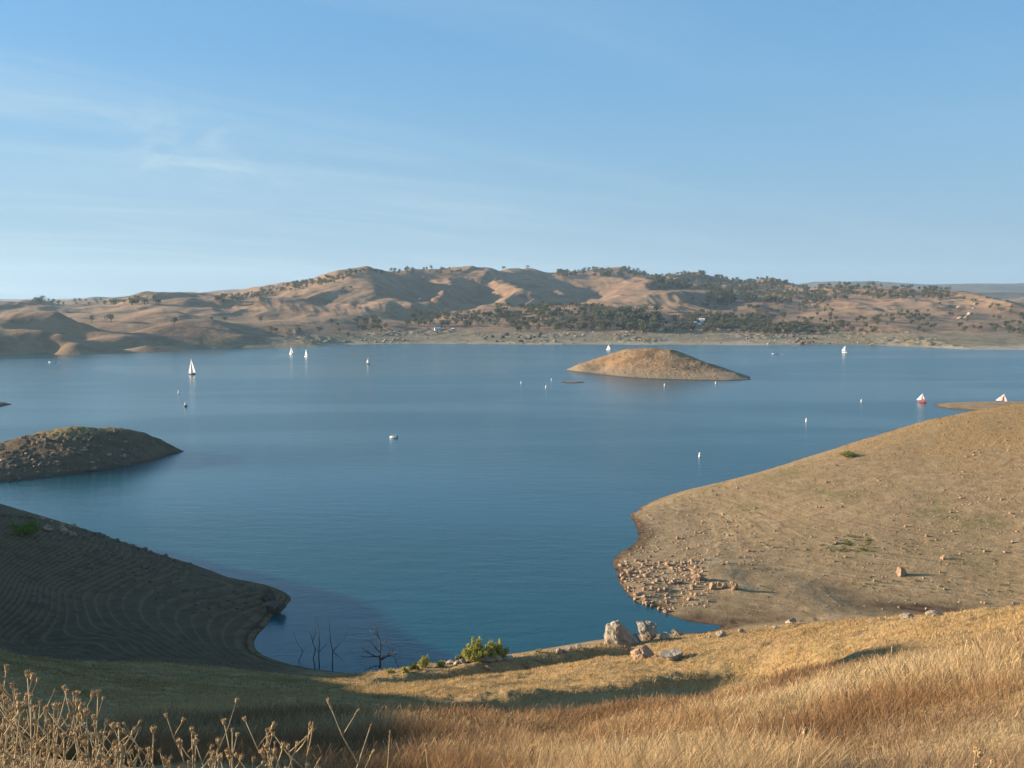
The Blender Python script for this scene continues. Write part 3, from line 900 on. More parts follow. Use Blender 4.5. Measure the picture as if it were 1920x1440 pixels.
# ------------------------------------------------------------------ trees
def leaf_cloud(lobes, n, size, g, colA, colB, tri=True):
    """Leaf-clump faces spread through overlapping lobes (x, y, z, rx, ry, rz)."""
    wts = np.array([l_[3] * l_[4] * l_[5] for l_ in lobes])
    pick = g.choice(len(lobes), n, p=wts / wts.sum())
    L = np.array(lobes)[pick]
    dv = g.normal(size=(n, 3))
    dv /= np.linalg.norm(dv, axis=1, keepdims=True)
    rad = g.uniform(0.35, 1.0, n) ** 0.6
    C = L[:, :3] + dv * rad[:, None] * L[:, 3:6]
    a = g.normal(size=(n, 3))
    a /= np.linalg.norm(a, axis=1, keepdims=True)
    b = np.cross(a, g.normal(size=(n, 3)))
    b /= np.linalg.norm(b, axis=1, keepdims=True)
    s = size * g.uniform(0.6, 1.4, n)[:, None]
    V = np.stack([C + a * s, C - a * s * 0.5 + b * s * 0.8, C - a * s * 0.5 - b * s * 0.8], 1)
    t = np.clip(g.uniform(0, 1, n)[:, None] * 0.8 + (g.uniform(0, 1, len(lobes))[pick])[:, None] * 0.4, 0, 1)
    c = np.array(colA) * (1 - t) + np.array(colB) * t
    return V.reshape(-1, 3), np.arange(n * 3).reshape(n, 3), np.repeat(c, 3, 0)


TREE_V = []
for k in range(8):
    g = np.random.default_rng(300 + k)
    hgt = 1.0
    lobes = []
    nl = int(g.integers(4, 8))
    wide = 0.34 if k < 5 else 0.24
    for _ in range(nl):
        th, rr = g.uniform(0, 6.28), g.uniform(0, wide * 0.9)
        lobes.append((math.cos(th) * rr, math.sin(th) * rr, g.uniform(0.34, 0.80), g.uniform(0.16, 0.27), g.uniform(0.16, 0.27), g.uniform(0.13, 0.22)))
    lv, lf, lc = leaf_cloud(lobes, 190, 0.060, g, (0.062, 0.075, 0.045), (0.135, 0.140, 0.085))
    mb = MB()
    mb.tube([(0, 0, -0.1), (0.01, 0, 0.2), (0.03, 0.01, 0.45), (0.02, 0.03, 0.65)], [0.035, 0.028, 0.02, 0.008], 5)
    for _ in range(3):
        l_ = lobes[int(g.integers(0, nl))]
        mb.tube([(0.01, 0, 0.28), (l_[0] * 0.6, l_[1] * 0.6, 0.28 + (l_[2] - 0.28) * 0.6), l_[:3]], [0.02, 0.014, 0.006], 4)
    tv = np.array(mb.v)
    tf = []
    for f_ in mb.f:
        for q in range(1, len(f_) - 1):
            tf.append((f_[0], f_[q], f_[q + 1]))
    tf = np.array(tf)
    TREE_V.append((np.concatenate([lv, tv]), np.concatenate([lf, tf + len(lv)]),
                   np.concatenate([lc, np.tile((0.08, 0.06, 0.045), (len(tv), 1))]), len(lf)))
TREE_ME = []
for k, (tv, tf, tc, nlf) in enumerate(TREE_V):
    ob = mesh_np('oak_tree', tv, tf, [M_leaf], colors=tc, smooth=False)
    TREE_ME.append(ob.data)
    bpy.data.objects.remove(ob)

#  zone: (pixel box, count, height range, label)
G_ = 'trees on the far shore and hills'
ZONES = [
    ((652, 602, 722, 622), 16, 8, 13, 'dark round oak standing apart above the far shore meadow', 'oak tree'),
    ((762, 592, 832, 612), 16, 8, 13, 'grey green oak beside the pale meadow strip uphill of the white roofed house', 'oak tree'),
    ((832, 588, 960, 613), 85, 6, 10, 'oak in the open grove behind the small white roofed house', 'oak tree'),
    ((930, 574, 1130, 600), 170, 6, 10, 'oak in the upper wooded belt at the foot of the bare folded hills', 'oak tree'),
    ((960, 600, 1112, 622), 85, 6, 10, 'oak among pale boulders above the far rocky shore', 'oak tree'),
    ((1118, 586, 1232, 624), 130, 9, 15, 'tall dark oak in the thickest grove behind the island', 'oak tree'),
    ((1222, 598, 1300, 624), 44, 6, 10, 'oak between the thickest grove and the cluster of white houses', 'oak tree'),
    ((1290, 594, 1442, 624), 190, 6, 10, 'pale grey green tree in the even belt behind the beach beyond the island', 'tree'),
    ((1430, 606, 1520, 627), 80, 6, 10, 'tree at the thinning end of the shore belt near the dark rock point', 'tree'),
    ((1500, 600, 1645, 627), 44, 6, 10, 'scrubby tree scattered on the brown slope beyond the dark rock point', 'tree'),
    ((1640, 585, 1740, 612), 32, 6, 10, 'scrubby tree in the loose band crossing the right brown hill', 'tree'),
    ((1690, 560, 1900, 625), 40, 5, 9, 'small tree dotted over the rocky right hand hill', 'tree'),
    ((1860, 595, 1920, 628), 26, 6, 10, 'dark tree at the foot of the rocky right hand hill', 'tree'),
    ((60, 563, 300, 572), 60, 7, 12, 'tiny tree on the low hazy ridge at the far left skyline', 'tree'),
    ((730, 504, 865, 514), 28, 7, 11, 'small tree on the skyline right of the main peak', 'tree'),
    ((910, 500, 1012, 506), 16, 7, 11, 'small tree on the crest of the rounded middle hill', 'tree'),
    ((1045, 505, 1220, 520), 220, 8, 12, 'tree in the thin wood on the farthest skyline summit', 'tree'),
    ((1215, 512, 1420, 545), 420, 8, 12, 'tree in the wood covering the skyline hill right of the summit', 'tree'),
    ((1330, 525, 1545, 570), 460, 7, 12, 'tree in the wood on the long right hand skyline ridge', 'tree'),
    ((1535, 533, 1780, 562), 330, 7, 11, 'tree in the wood on the right hand twin tops', 'tree'),
    ((1300, 560, 1560, 600), 130, 5, 9, 'lone small tree on the brown slope above the shore belt', 'tree'),
    ((640, 536, 660, 550), 4, 5, 8, 'small tree on the knob below the main peak', 'tree'),
    ((540, 608, 640, 625), 7, 4, 7, 'small bush on the pale knoll above the greenish cove', 'tree'),
]
spots = []
TR = np.random.default_rng(5)


def put_tree(px, py, h0, h1, lab, cat):
    hp_ = hills.hit(px, py)
    if hp_ is None or hp_[2] < 3.5:
        return
    h_ = TR.uniform(h0, h1)
    spots.append((h_ / hp_[1], hp_, h_, lab, cat))


for (x0, y0, x1, y1), n, h0, h1, lab, cat in ZONES:
    for _ in range(n):
        px, py = TR.uniform(x0, x1), TR.uniform(y0, y1)
        if n > 100 and gnoise(np.array(px / 28.0), np.array(py / 9.0), 77) < -0.35:
            continue
        put_tree(px, py, h0, h1, lab, cat)
for _ in range(120):                     # wooded ridge climbing to the main peak
    t_ = TR.uniform(0, 1)
    px = 400 + 265 * t_
    py = np.interp(px, [400, 440, 480, 530, 600, 650, 680], [556, 554, 546, 535, 523, 512, 505]) + TR.uniform(0.5, 14)
    put_tree(px, py, 6, 10, 'tree in the wood on the ridge climbing to the main peak', 'tree')
for _ in range(16):
    px = TR.uniform(655, 722)
    put_tree(px, np.interp(px, [655, 690, 722], [514, 506, 514]) + TR.uniform(0, 2), 6, 9, 'small tree crowning the main peak', 'tree')
for px, py, h_, lab in [(172, 603, 9, 'round dark oak on the saddle behind the shaded left hill'), (208, 604, 13, 'largest lone oak between the shaded left hill and the brown dome'),
                        (326, 608, 11, 'dark oak in the shaded gully beside the front brown dome'), (397, 601, 6, 'low oak on the crest of the front brown dome'),
                        (422, 602, 8, 'oak at the right shoulder of the front brown dome'), (488, 604, 10, 'oak on the bare slope between the brown dome and the greenish knoll'),
                        (622, 606, 8, 'small oak on top of the greenish knoll'), (508, 622, 9, 'dark oak clump in the fold below the greenish knoll'),
                        (518, 624, 8, 'dark bushy oak at the mouth of the fold near the left shore'), (1278, 575, 11, 'lone oak on the bare shoulder above the shore belt'),
                        (1015, 573, 13, 'lone dark oak in the hollow under the rounded middle hill'), (652, 632, 7, 'bright green willow at the back of the far cove')]:
    hp_ = hills.hit(px, py)
    if hp_:
        spots.append((9.0, hp_, h_, lab, 'oak tree'))
spots.sort(key=lambda s_: -s_[0])
mass_v, mass_f, mass_c, nv = [], [], [], 0
for k, (ap, p_, h_, lab, cat) in enumerate(spots):
    vi = int(TR.integers(0, 5)) if 'skyline' not in lab else int(TR.integers(0, 8))
    rz_, wd = TR.uniform(0, 6.28), TR.uniform(1.0, 1.65)
    if k < 290:
        o = bpy.data.objects.new('oak_tree' if 'oak' in cat else 'tree', TREE_ME[vi])
        COL.objects.link(o)
        o.location, o.rotation_euler, o.scale = (p_[0], p_[1], p_[2] - 0.2), (0, 0, rz_), (h_ * wd, h_ * wd, h_)
        tag(o, lab, cat, None if ap > 8 else G_ + ': ' + lab)
    else:
        tv, tf, tc, nlf = TREE_V[vi]
        c_, s_ = math.cos(rz_), math.sin(rz_)
        R_ = np.array([[c_ * h_ * wd, -s_ * h_ * wd, 0], [s_ * h_ * wd, c_ * h_ * wd, 0], [0, 0, h_]])
        mass_v.append(tv @ R_.T + np.array([p_[0], p_[1], p_[2] - 0.2]))
        mass_f.append(tf + nv)
        mass_c.append(tc * TR.uniform(0.75, 1.2))
        nv += len(tv)
wd_ = mesh_np('woodland', np.concatenate(mass_v), np.concatenate(mass_f), [M_leaf], colors=np.concatenate(mass_c), smooth=False)
tag(wd_, 'loose dry oak woodland covering the far hills and skyline ridges', 'woodland', kind='stuff')
print('trees', len(spots))

# ------------------------------------------------------------------ rocks
ROCK_ME = {}
for nm, mt in (('granite', M_granite), ('pink', M_pinkrock), ('dark', M_darkrock)):
    ROCK_ME[nm] = []
    for k in range(6):
        V = rock_shape(500 + k + 10 * len(ROCK_ME), ICO2, 10, 0.09)
        ob = mesh_np('boulder', V, ICO2[1], [mt], smooth=False)
        ROCK_ME[nm].append(ob.data)
        bpy.data.objects.remove(ob)
RR = np.random.default_rng(21)


def boulder(kind, p_, w_, h_, label, group=None, sink=0.35, dep=None):
    o = bpy.data.objects.new('boulder', ROCK_ME[kind][int(RR.integers(0, 6))])
    COL.objects.link(o)
    o.location = (p_[0], p_[1], p_[2] + h_ * (0.5 - sink * 0.5))
    o.rotation_euler = (RR.uniform(-0.4, 0.4), RR.uniform(-0.4, 0.4), RR.uniform(0, 6.28))
    o.scale = (w_ * 0.55, (dep or w_) * 0.55, h_ * 0.62)
    return tag(o, label, 'boulder', group)


def big_rock(box, d, label, seed, m, cuts=12, peak=0.0, dep=0.8, name='boulder', lean=0.0):
    x0, y0, x1, y1 = box
    w_, h_ = up_from(x0, y0, x1, y1, d)
    V = rock_shape(seed, ICO4, cuts + 8, 0.075, 0.42, 0.80)
    V = V + 0.03 * np.stack([gnoise(V[:, 1] * 9, V[:, 2] * 9, seed), gnoise(V[:, 0] * 9, V[:, 2] * 9, seed + 1), gnoise(V[:, 0] * 9, V[:, 1] * 9, seed + 2)], -1)
    # joints in the stone
    cr = np.abs(V[:, 0] * 0.8 + V[:, 2] * 0.5 - 0.12 + 0.08 * gnoise(V[:, 2] * 3, V[:, 1] * 3, seed + 5))
    cr2 = np.abs(V[:, 0] * 0.5 - V[:, 2] * 0.75 + 0.2 + 0.1 * gnoise(V[:, 1] * 3, V[:, 0] * 3, seed + 6))
    V = V * (1 - 0.16 * np.exp(-(cr / 0.045) ** 2) - 0.10 * np.exp(-(cr2 / 0.035) ** 2))[:, None]
    lo, hi = V.min(0), V.max(0)
    V = (V - (lo + hi) / 2) / (hi - lo)
    t = V[:, 2] + 0.5
    if peak:
        V[:, 0] = V[:, 0] * (1 - peak * t) + lean * t
        V[:, 1] *= (1 - peak * 0.6 * t)
    hh_ = h_ * 1.35
    V = V * np.array([w_ * 1.12, w_ * dep, hh_])
    p_ = near.hit((x0 + x1) / 2, y1)
    p_ = p_ or P((x0 + x1) / 2, y1, d)
    dd = p_[1] / d
    o = mesh_np(name, V * dd, ICO4[1], [m], smooth=False)
    o.location = (p_[0], p_[1] + w_ * dep * 0.25 * dd, p_[2] + (h_ - hh_ / 2) * dd)
    return tag(o, label, 'boulder')


big_rock((1130, 1163, 1204, 1208), 132, 'tallest grey granite boulder, pointed and cracked, at the water edge below the hillside', 17, M_granite, 13, 0.50, 0.8, lean=-0.10)
big_rock((1196, 1167, 1236, 1200), 132, 'blocky grey granite boulder with a dark notch, second tallest beside the pointed one', 8, M_granite, 10, 0.15, 0.8, lean=-0.06)
big_rock((1180, 1187, 1203, 1204), 129, 'small triangular grey boulder wedged between the two tall granite boulders', 15, M_granite, 9, 0.5, 0.8)
big_rock((1236, 1186, 1259, 1201), 132, 'low pale boulder just beyond the notched granite boulder', 22, M_granite, 9, 0.3, 0.8)
big_rock((1257, 1179, 1282, 1193), 136, 'low rounded grey boulder at the end of the granite row, next to the inlet', 29, M_granite, 9, 0.35, 0.8)
big_rock((1182, 1212, 1230, 1236), 112, 'pinkish orange broken boulder on the lit grass in front of the granite row', 36, M_pinkrock, 12, 0.3, 0.8)
big_rock((1234, 1222, 1286, 1238), 110, 'flat grey slab half sunk in the dry grass beside the pinkish boulder', 41, M_granite, 8, 0.25, 0.7)
big_rock((1342, 1182, 1364, 1194), 134, 'small rounded boulder on the grassy crest in front of the muddy inlet', 48, M_granite, 9, 0.3, 0.8)
big_rock((1688, 1150, 1716, 1160), 98, 'flat pale stone lying on the grassy crest under the striped mud slope', 55, M_granite, 8, 0.2, 0.7)
big_rock((1738, 1146, 1772, 1156), 92, 'low buff stone bedded in the grassy crest nearer the right edge', 62, M_granite, 8, 0.3, 0.7)
big_rock((906, 1248, 922, 1256), 112, 'small pinkish stone on the shaded rim in front of the big willow', 69, M_pinkrock, 8, 0.2, 0.8)
big_rock((1474, 1160, 1496, 1170), 128, 'grey stone at the crest where the muddy inlet meets the grass', 76, M_granite, 8, 0.3, 0.8)
big_rock((1682, 1062, 1702, 1080), 168, 'largest pale lumpy boulder alone on the mud slope of the headland', 83, M_pinkrock, 10, 0.2, 0.8)
big_rock((1764, 1040, 1775, 1049), 170, 'small brown boulder on the headland uphill of the large pale lumpy one', 90, M_pinkrock, 9, 0.2, 0.8)
for k, (bx, lab) in enumerate([((1296, 1075, 1322, 1090), 'orange boulder heap topping the stony patch on the headland point'),
                               ((1330, 1090, 1346, 1105), 'leftmost boulder of the short row on bare mud beside the stony patch'),
                               ((1344, 1089, 1352, 1099), 'upright thin boulder in the short row on bare mud'),
                               ((1354, 1092, 1365, 1102), 'small dark sided boulder in the middle of the short row on bare mud'),
                               ((1368, 1090, 1386, 1106), 'rightmost boulder of the short row on bare mud, with a lump on top')]):
    big_rock(bx, 170, lab, 100 + 7 * k, M_pinkrock, 10, 0.2, 0.8)
# crag at the tip of the bank
big_rock((492, 1128, 534, 1152), 163, 'dark craggy ledge sticking out over the water at the bank tip', 140, M_darkrock, 9, 0.1, 0.7, name='boulder')
big_rock((486, 1100, 516, 1128), 166, 'dark jagged rock on the end of the bank ridge above the ledge', 149, M_darkrock, 11, 0.3, 0.8, name='boulder')

for k in range(14):
    px = 842 + 8.5 * k + RR.uniform(-3, 3)
    hp_ = near.hit(px, np.interp(px, [840, 960, 1000], [1242, 1236, 1228]) + RR.uniform(0, 3))
    if hp_:
        s_ = RR.uniform(0.35, 0.8)
        boulder('granite', hp_, s_ * 1.5, s_ * 0.7, 'small white stone in the line along the grassy rim beside the big willow', 'white stones along the rim')
for k in range(5):
    px = RR.uniform(1015, 1135)
    hp_ = near.hit(px, np.interp(px, [1000, 1060, 1135], [1230, 1220, 1206]) + RR.uniform(0, 4))
    if hp_:
        s_ = RR.uniform(0.3, 0.7)
        boulder('granite', hp_, s_ * 1.4, s_, 'small grey stone on the grassy rim between the willow and the tallest boulder', 'stones on the rim left of the boulders')
for k in range(4):
    px = RR.uniform(1285, 1480)
    hp_ = near.hit(px, np.interp(px, [1280, 1340, 1480], [1199, 1190, 1169]) + RR.uniform(0, 5))
    if hp_:
        s_ = RR.uniform(0.3, 0.6)
        boulder('granite', hp_, s_ * 1.4, s_, 'small stone along the grassy crest in front of the muddy inlet', 'stones on the crest by the inlet')

stone_v, stone_f, snv = [], [], 0
STONES = {'pink': ([], []), 'dark': ([], [])}
SHP = [rock_shape(700 + k, ICO1, 5, 0.1) for k in range(5)]


def pebble(kind, p_, s_):
    vs, fs = STONES[kind]
    n0 = sum(len(a_) for a_ in vs)
    th = RR.uniform(0, 6.28)
    c_, q_ = math.cos(th), math.sin(th)
    V = SHP[int(RR.integers(0, 5))] * np.array([s_ * RR.uniform(0.7, 1.3), s_ * RR.uniform(0.6, 1.0), s_ * RR.uniform(0.45, 0.8)])
    V = V @ np.array([[c_, q_, 0], [-q_, c_, 0], [0, 0, 1]])
    vs.append(V + np.array([p_[0], p_[1], p_[2] + s_ * 0.12]))
    fs.append(ICO1[1] + n0)


nb = 0
HEAD_Z = [((1165, 1090, 1330, 1142), 300, 0.12, 0.48, 20, 'pale orange boulder in the dense stony patch at the headland point', 'boulders in the stony patch of the headland'),
          ((1160, 1050, 1320, 1095), 420, 0.14, 0.55, 14, 'small orange rock on the shelf above the dense stony patch', 'rocks above the stony patch of the headland'),
          ((1170, 960, 1420, 1060), 380, 0.10, 0.40, 12, 'small rock scattered along the outer edge of the headland', 'rocks along the outer headland edge'),
          ((1300, 900, 1920, 1060), 560, 0.10, 0.36, 26, 'small pale rock lying loose on the dry headland slope', 'loose rocks on the dry headland slope'),
          ((1400, 1050, 1920, 1150), 160, 0.10, 0.30, 10, 'small rock on the lined mud at the foot of the headland', 'rocks on the lined mud'),
          ((1500, 790, 1920, 900), 200, 0.14, 0.34, 8, 'small rock near the grassy top of the headland', 'rocks near the headland top')]
for (x0, y0, x1, y1), n, s0, s1, nind, lab, grp in HEAD_Z:
    cand = []
    for _ in range(n):
        px, py = RR.uniform(x0, x1), RR.uniform(y0, y1)
        hp_ = near.hit(px, py, 100)
        if hp_ is None or hp_[2] < 0.05 or grass_edge(hp_[0]) > hp_[1]:
            continue
        cand.append((s0 + (s1 - s0) * RR.uniform(0, 1) ** 2.2, hp_))
    cand.sort(key=lambda c_: -c_[0])
    for k, (s_, hp_) in enumerate(cand):
        if k < nind:
            boulder('pink', hp_, s_ * 1.9, s_ * 1.3, lab, grp)
        else:
            pebble('pink', hp_, s_)
for _ in range(9):
    px = RR.uniform(1190, 1260)
    x_, y_, _z = W(px, np.interp(px, [1185, 1260], [1122, 1152]) + 1)
    boulder('pink', (x_, y_, max(near_ground(x_, y_), -0.1)), RR.uniform(0.6, 1.1), RR.uniform(0.5, 0.8), 'rock standing at the very waterline below the stony patch', 'rocks at the waterline')
LB = [((80, 968, 140, 1002), 14, 0.45, 0.9, 'sunlit pale rock in the cluster beside the green bush on the bank', 'sunlit rocks by the green bush'),
      ((140, 985, 330, 1050), 20, 0.3, 0.7, 'dark rock on the crest of the shaded bank', 'rocks on the shaded bank crest'),
      ((0, 960, 60, 972), 8, 0.3, 0.6, 'rock on the bank crest behind the green bush', 'rocks behind the green bush')]
for (x0, y0, x1, y1), n, s0, s1, lab, grp in LB:
    for _ in range(n):
        px = RR.uniform(x0, x1)
        edge = np.interp(px, [0, 100, 200, 350, 450, 505], [963, 976, 1006, 1056, 1089, 1106])
        py = edge + (RR.uniform(1, 6) if 'sunlit' not in lab else RR.uniform(1, 22))
        hp_ = near.hit(px, py, 60)
        if hp_:
            s_ = RR.uniform(s0, s1)
            boulder('pink' if 'sunlit' in lab else 'dark', hp_, s_ * 1.6, s_ * 1.1, lab, grp)
for _ in range(420):
    px = RR.uniform(0, 480)
    py = np.interp(px, [0, 100, 200, 350, 450, 505], [963, 976, 1006, 1056, 1089, 1106]) + RR.uniform(0, 1) ** 1.6 * 90
    hp_ = near.hit(px, py, 60)
    if hp_:
        pebble('dark', hp_, RR.uniform(0.12, 0.38))
cand = []
for _ in range(420):
    px, py = RR.uniform(0, 250), RR.uniform(806, 905)
    hp_ = islet.hit(px, py)
    if hp_ and hp_[2] > 0.1 and gnoise(np.array(px / 40.0), np.array(py / 14.0), 5) > -0.3:
        cand.append((0.25 + 0.75 * RR.uniform(0, 1) ** 2.5, hp_))
cand.sort(key=lambda c_: -c_[0])
for k, (s_, hp_) in enumerate(cand):
    if k < 14:
        boulder('dark' if k % 3 else 'pink', hp_, s_ * 1.7, s_ * 1.2, 'brown rock on the flank of the left islet', 'rocks on the left islet')
    else:
        pebble('dark' if k % 4 else 'pink', hp_, s_)
FAR = [((640, 636, 760, 645), 10, 1.2, 2.6, 'granite', 'pale boulder in the shore outcrop at the mouth of the far cove', 'boulders at the far cove mouth'),
       ((890, 626, 1015, 645), 20, 1.4, 4.2, 'dark', 'dark boulder in the biggest jumbled outcrop on the far beach', 'boulders of the big far outcrop'),
       ((1040, 624, 1130, 642), 8, 1.2, 2.8, 'granite', 'grey boulder strewn on the far beach behind the island', 'boulders on the beach behind the island'),
       ((1150, 618, 1210, 640), 10, 1.2, 3.4, 'pink', 'pinkish boulder in the heap under the thickest grove', 'boulders under the thickest grove'),
       ((1280, 630, 1480, 647), 8, 1.0, 2.4, 'granite', 'grey boulder along the pale beach right of the island', 'boulders along the pale beach'),
       ((1480, 630, 1540, 647), 12, 1.6, 4.2, 'dark', 'dark boulder massed on the low rocky point of the far shore', 'boulders of the far rocky point'),
       ((1790, 562, 1860, 600), 8, 2.4, 5.0, 'granite', 'pale outcrop rock high on the rocky right hand hill', 'outcrop rocks on the right hill')]
for (x0, y0, x1, y1), n, s0, s1, kd, lab, grp in FAR:
    for _ in range(n):
        hp_ = hills.hit(RR.uniform(x0, x1), RR.uniform(y0, y1))
        if hp_ and hp_[2] > 0:
            s_ = s0 + (s1 - s0) * RR.uniform(0, 1) ** 1.6
            boulder(kd, hp_, s_ * 1.9, s_ * 1.1, lab, grp)
for _ in range(900):
    px, py = RR.uniform(640, 1640), RR.uniform(620, 647)
    hp_ = hills.hit(px, py)
    if hp_ and hp_[2] > 0.1 and gnoise(np.array(px / 30.0), np.array(py / 8.0), 15) > 0.0:
        pebble('dark' if RR.uniform() < 0.55 else 'pink', hp_, RR.uniform(0.6, 1.8))
for _ in range(260):
    px, py = RR.uniform(1070, 1400), RR.uniform(655, 712)
    hp_ = island.hit(px, py)
    if hp_ and hp_[2] > 0.1 and hp_[1] > 610:
        pebble('dark' if RR.uniform() < 0.5 else 'pink', hp_, RR.uniform(0.2, 0.75))
for kd, mt in (('pink', M_pinkrock), ('dark', M_darkrock)):
    vs, fs = STONES[kd]
    o = mesh_np('loose_stones', np.concatenate(vs), np.concatenate(fs), [mt], smooth=False)
    tag(o, 'countless small %s stones strewn over the lake shores' % ('orange tan' if kd == 'pink' else 'dark brown'), 'stones', kind='stuff')

# ------------------------------------------------------------------ shrubs
def shrub(name, label, cat, base, w_, h_, seed, ca, cb, n=700, leaf=0.10, upright=0.0, group=None):
    t = thing(name, label, cat, base, 0, group)
    g = np.random.default_rng(seed)
    lobes = []
    for k in range(int(30 + 8 * w_)):
        a_, r_ = g.uniform(0, 6.28), math.sqrt(g.uniform(0, 1)) * w_ * 0.50
        top = h_ * (1 - 0.42 * (r_ / (w_ * 0.5)) ** 2) * g.uniform(0.55, 1.02)
        f_ = g.uniform(0.22, 0.86)
        lobes.append((math.cos(a_) * r_ * (0.75 + 0.25 * f_), math.sin(a_) * r_, top * f_, w_ * g.uniform(0.05, 0.12), w_ * g.uniform(0.05, 0.12), top * g.uniform(0.14, 0.26)))
    lv, lf, lc = leaf_cloud(lobes, n, leaf, g, ca, cb)
    if upright:
        c0 = lv.reshape(-1, 3, 3)
        cen = c0.mean(1, keepdims=True)
        c0 = cen + (c0 - cen) * np.array([0.75, 0.75, 1.0 + upright])
        lv = c0.reshape(-1, 3)
    lv[:, 2] = np.maximum(lv[:, 2], -0.05)
    mesh_np('foliage', lv, lf, [M_leaf], parent=t, colors=lc, smooth=False)
    mb = MB()
    for l_ in lobes:
        mb.tube([(l_[0] * 0.2, l_[1] * 0.2, -0.2), (l_[0] * 0.6, l_[1] * 0.6, l_[2] * 0.6), (l_[0], l_[1], l_[2] * 1.12)], [0.05, 0.035, 0.01], 5)
    mb.build('stem', M_bark, t)
    return t


def at_px(px, py, rmin=60):
    return near.hit(px, py, rmin) or W(px, py)


GA, GB = (0.20, 0.22, 0.045), (0.46, 0.44, 0.12)
for nm, lab, box, seed, n, lf_, upr, ca, cb in [
    ('willow_shrub', 'biggest yellow green willow bush at the water edge, rounded crown', (862, 1191, 922, 1239), 1, 5000, 0.095, 1.2, GA, GB),
    ('willow_shrub', 'upright feathery willow joined to the biggest bush on its right side', (898, 1190, 954, 1237), 2, 2800, 0.09, 1.6, GA, GB),
    ('willow_shrub', 'low dull willow sprig at the left foot of the biggest bush', (850, 1222, 876, 1241), 3, 420, 0.09, 1.0, (0.16, 0.14, 0.05), (0.28, 0.25, 0.09)),
    ('willow_shrub', 'slim pale green willow sapling standing between dead tree and biggest bush', (784, 1220, 806, 1252), 4, 560, 0.09, 1.4, GA, GB),
    ('willow_shrub', 'small thin willow sapling just right of the slim pale green one', (820, 1231, 836, 1251), 5, 260, 0.08, 1.2, GA, GB),
    ('willow_shrub', 'dark green low willow left of the slim pale green sapling', (764, 1237, 788, 1257), 6, 420, 0.09, 0.8, (0.07, 0.10, 0.025), (0.15, 0.18, 0.05)),
    ('willow_shrub', 'small yellow green tuft at the foot of the spreading dead tree', (722, 1248, 740, 1264), 7, 240, 0.08, 0.8, GA, GB),
    ('willow_shrub', 'small green tuft by the leaning dead sapling', (752, 1246, 766, 1262), 8, 220, 0.08, 0.8, GA, GB),
    ('willow_shrub', 'tiny faint green sprig on the rim beyond the willow, towards the boulders', (1003, 1214, 1016, 1224), 9, 120, 0.07, 0.8, GA, GB),
    ('bush', 'bright green round bush on the crest of the shaded bank', (18, 966, 76, 1002), 10, 1900, 0.15, 0.2, (0.07, 0.13, 0.012), (0.16, 0.27, 0.03)),
    ('bush', 'low olive green bush alone near the top edge of the headland', (1573, 842, 1606, 857), 11, 1100, 0.13, 0.1, (0.10, 0.12, 0.02), (0.22, 0.24, 0.05)),
]:
    x0, y0, x1, y1 = box
    p_ = at_px((x0 + x1) / 2, y1 - 1)
    w_, h_ = up_from(*box, p_[1])
    shrub(nm, lab, 'bush', (p_[0], p_[1], p_[2] - 0.05), w_, h_, 900 + seed, ca, cb, n, lf_, upr)
g = np.random.default_rng(33)
lv, lf, lc, n0 = [], [], [], 0
for (x0, y0, x1, y1), n, s_ in [((1560, 1005, 1640, 1035), 60, 0.22), ((1420, 1012, 1720, 1034), 70, 0.16), ((1600, 1080, 1680, 1100), 26, 0.16), ((1400, 1050, 1500, 1120), 14, 0.2), ((1700, 1010, 1900, 1120), 40, 0.18),
                               ((1500, 1090, 1800, 1140), 30, 0.14), ((1320, 950, 1420, 1000), 30, 0.16)]:
    for _ in range(n):
        hp_ = near.hit(g.uniform(x0, x1), g.uniform(y0, y1), 130)
        if hp_ and hp_[2] > 0.3:
            k_ = g.uniform(0.5, 1.6) * s_
            a_, b_, c_ = leaf_cloud([(hp_[0], hp_[1], hp_[2] + k_ * 0.3, k_ * 1.6, k_ * 1.6, k_ * 0.5)], 26, k_ * 0.35, g, (0.06, 0.085, 0.02), (0.14, 0.16, 0.045))
            lv.append(a_)
            lf.append(b_ + n0)
            lc.append(c_)
            n0 += len(a_)
o = mesh_np('ground_cover', np.concatenate(lv), np.concatenate(lf), [M_leaf], colors=np.concatenate(lc), smooth=False)
tag(o, 'patchy green weeds creeping over the lined mud of the headland', 'ground cover', kind='stuff')

# ------------------------------------------------------------------ dead trees at the drowned shoreline
DT = np.random.default_rng(44)


def px_at(px, py, d, base):
    x, y, z = P(px, py, d)
    return (x - base[0], y - base[1] + DT.uniform(-0.2, 0.2), z - base[2])


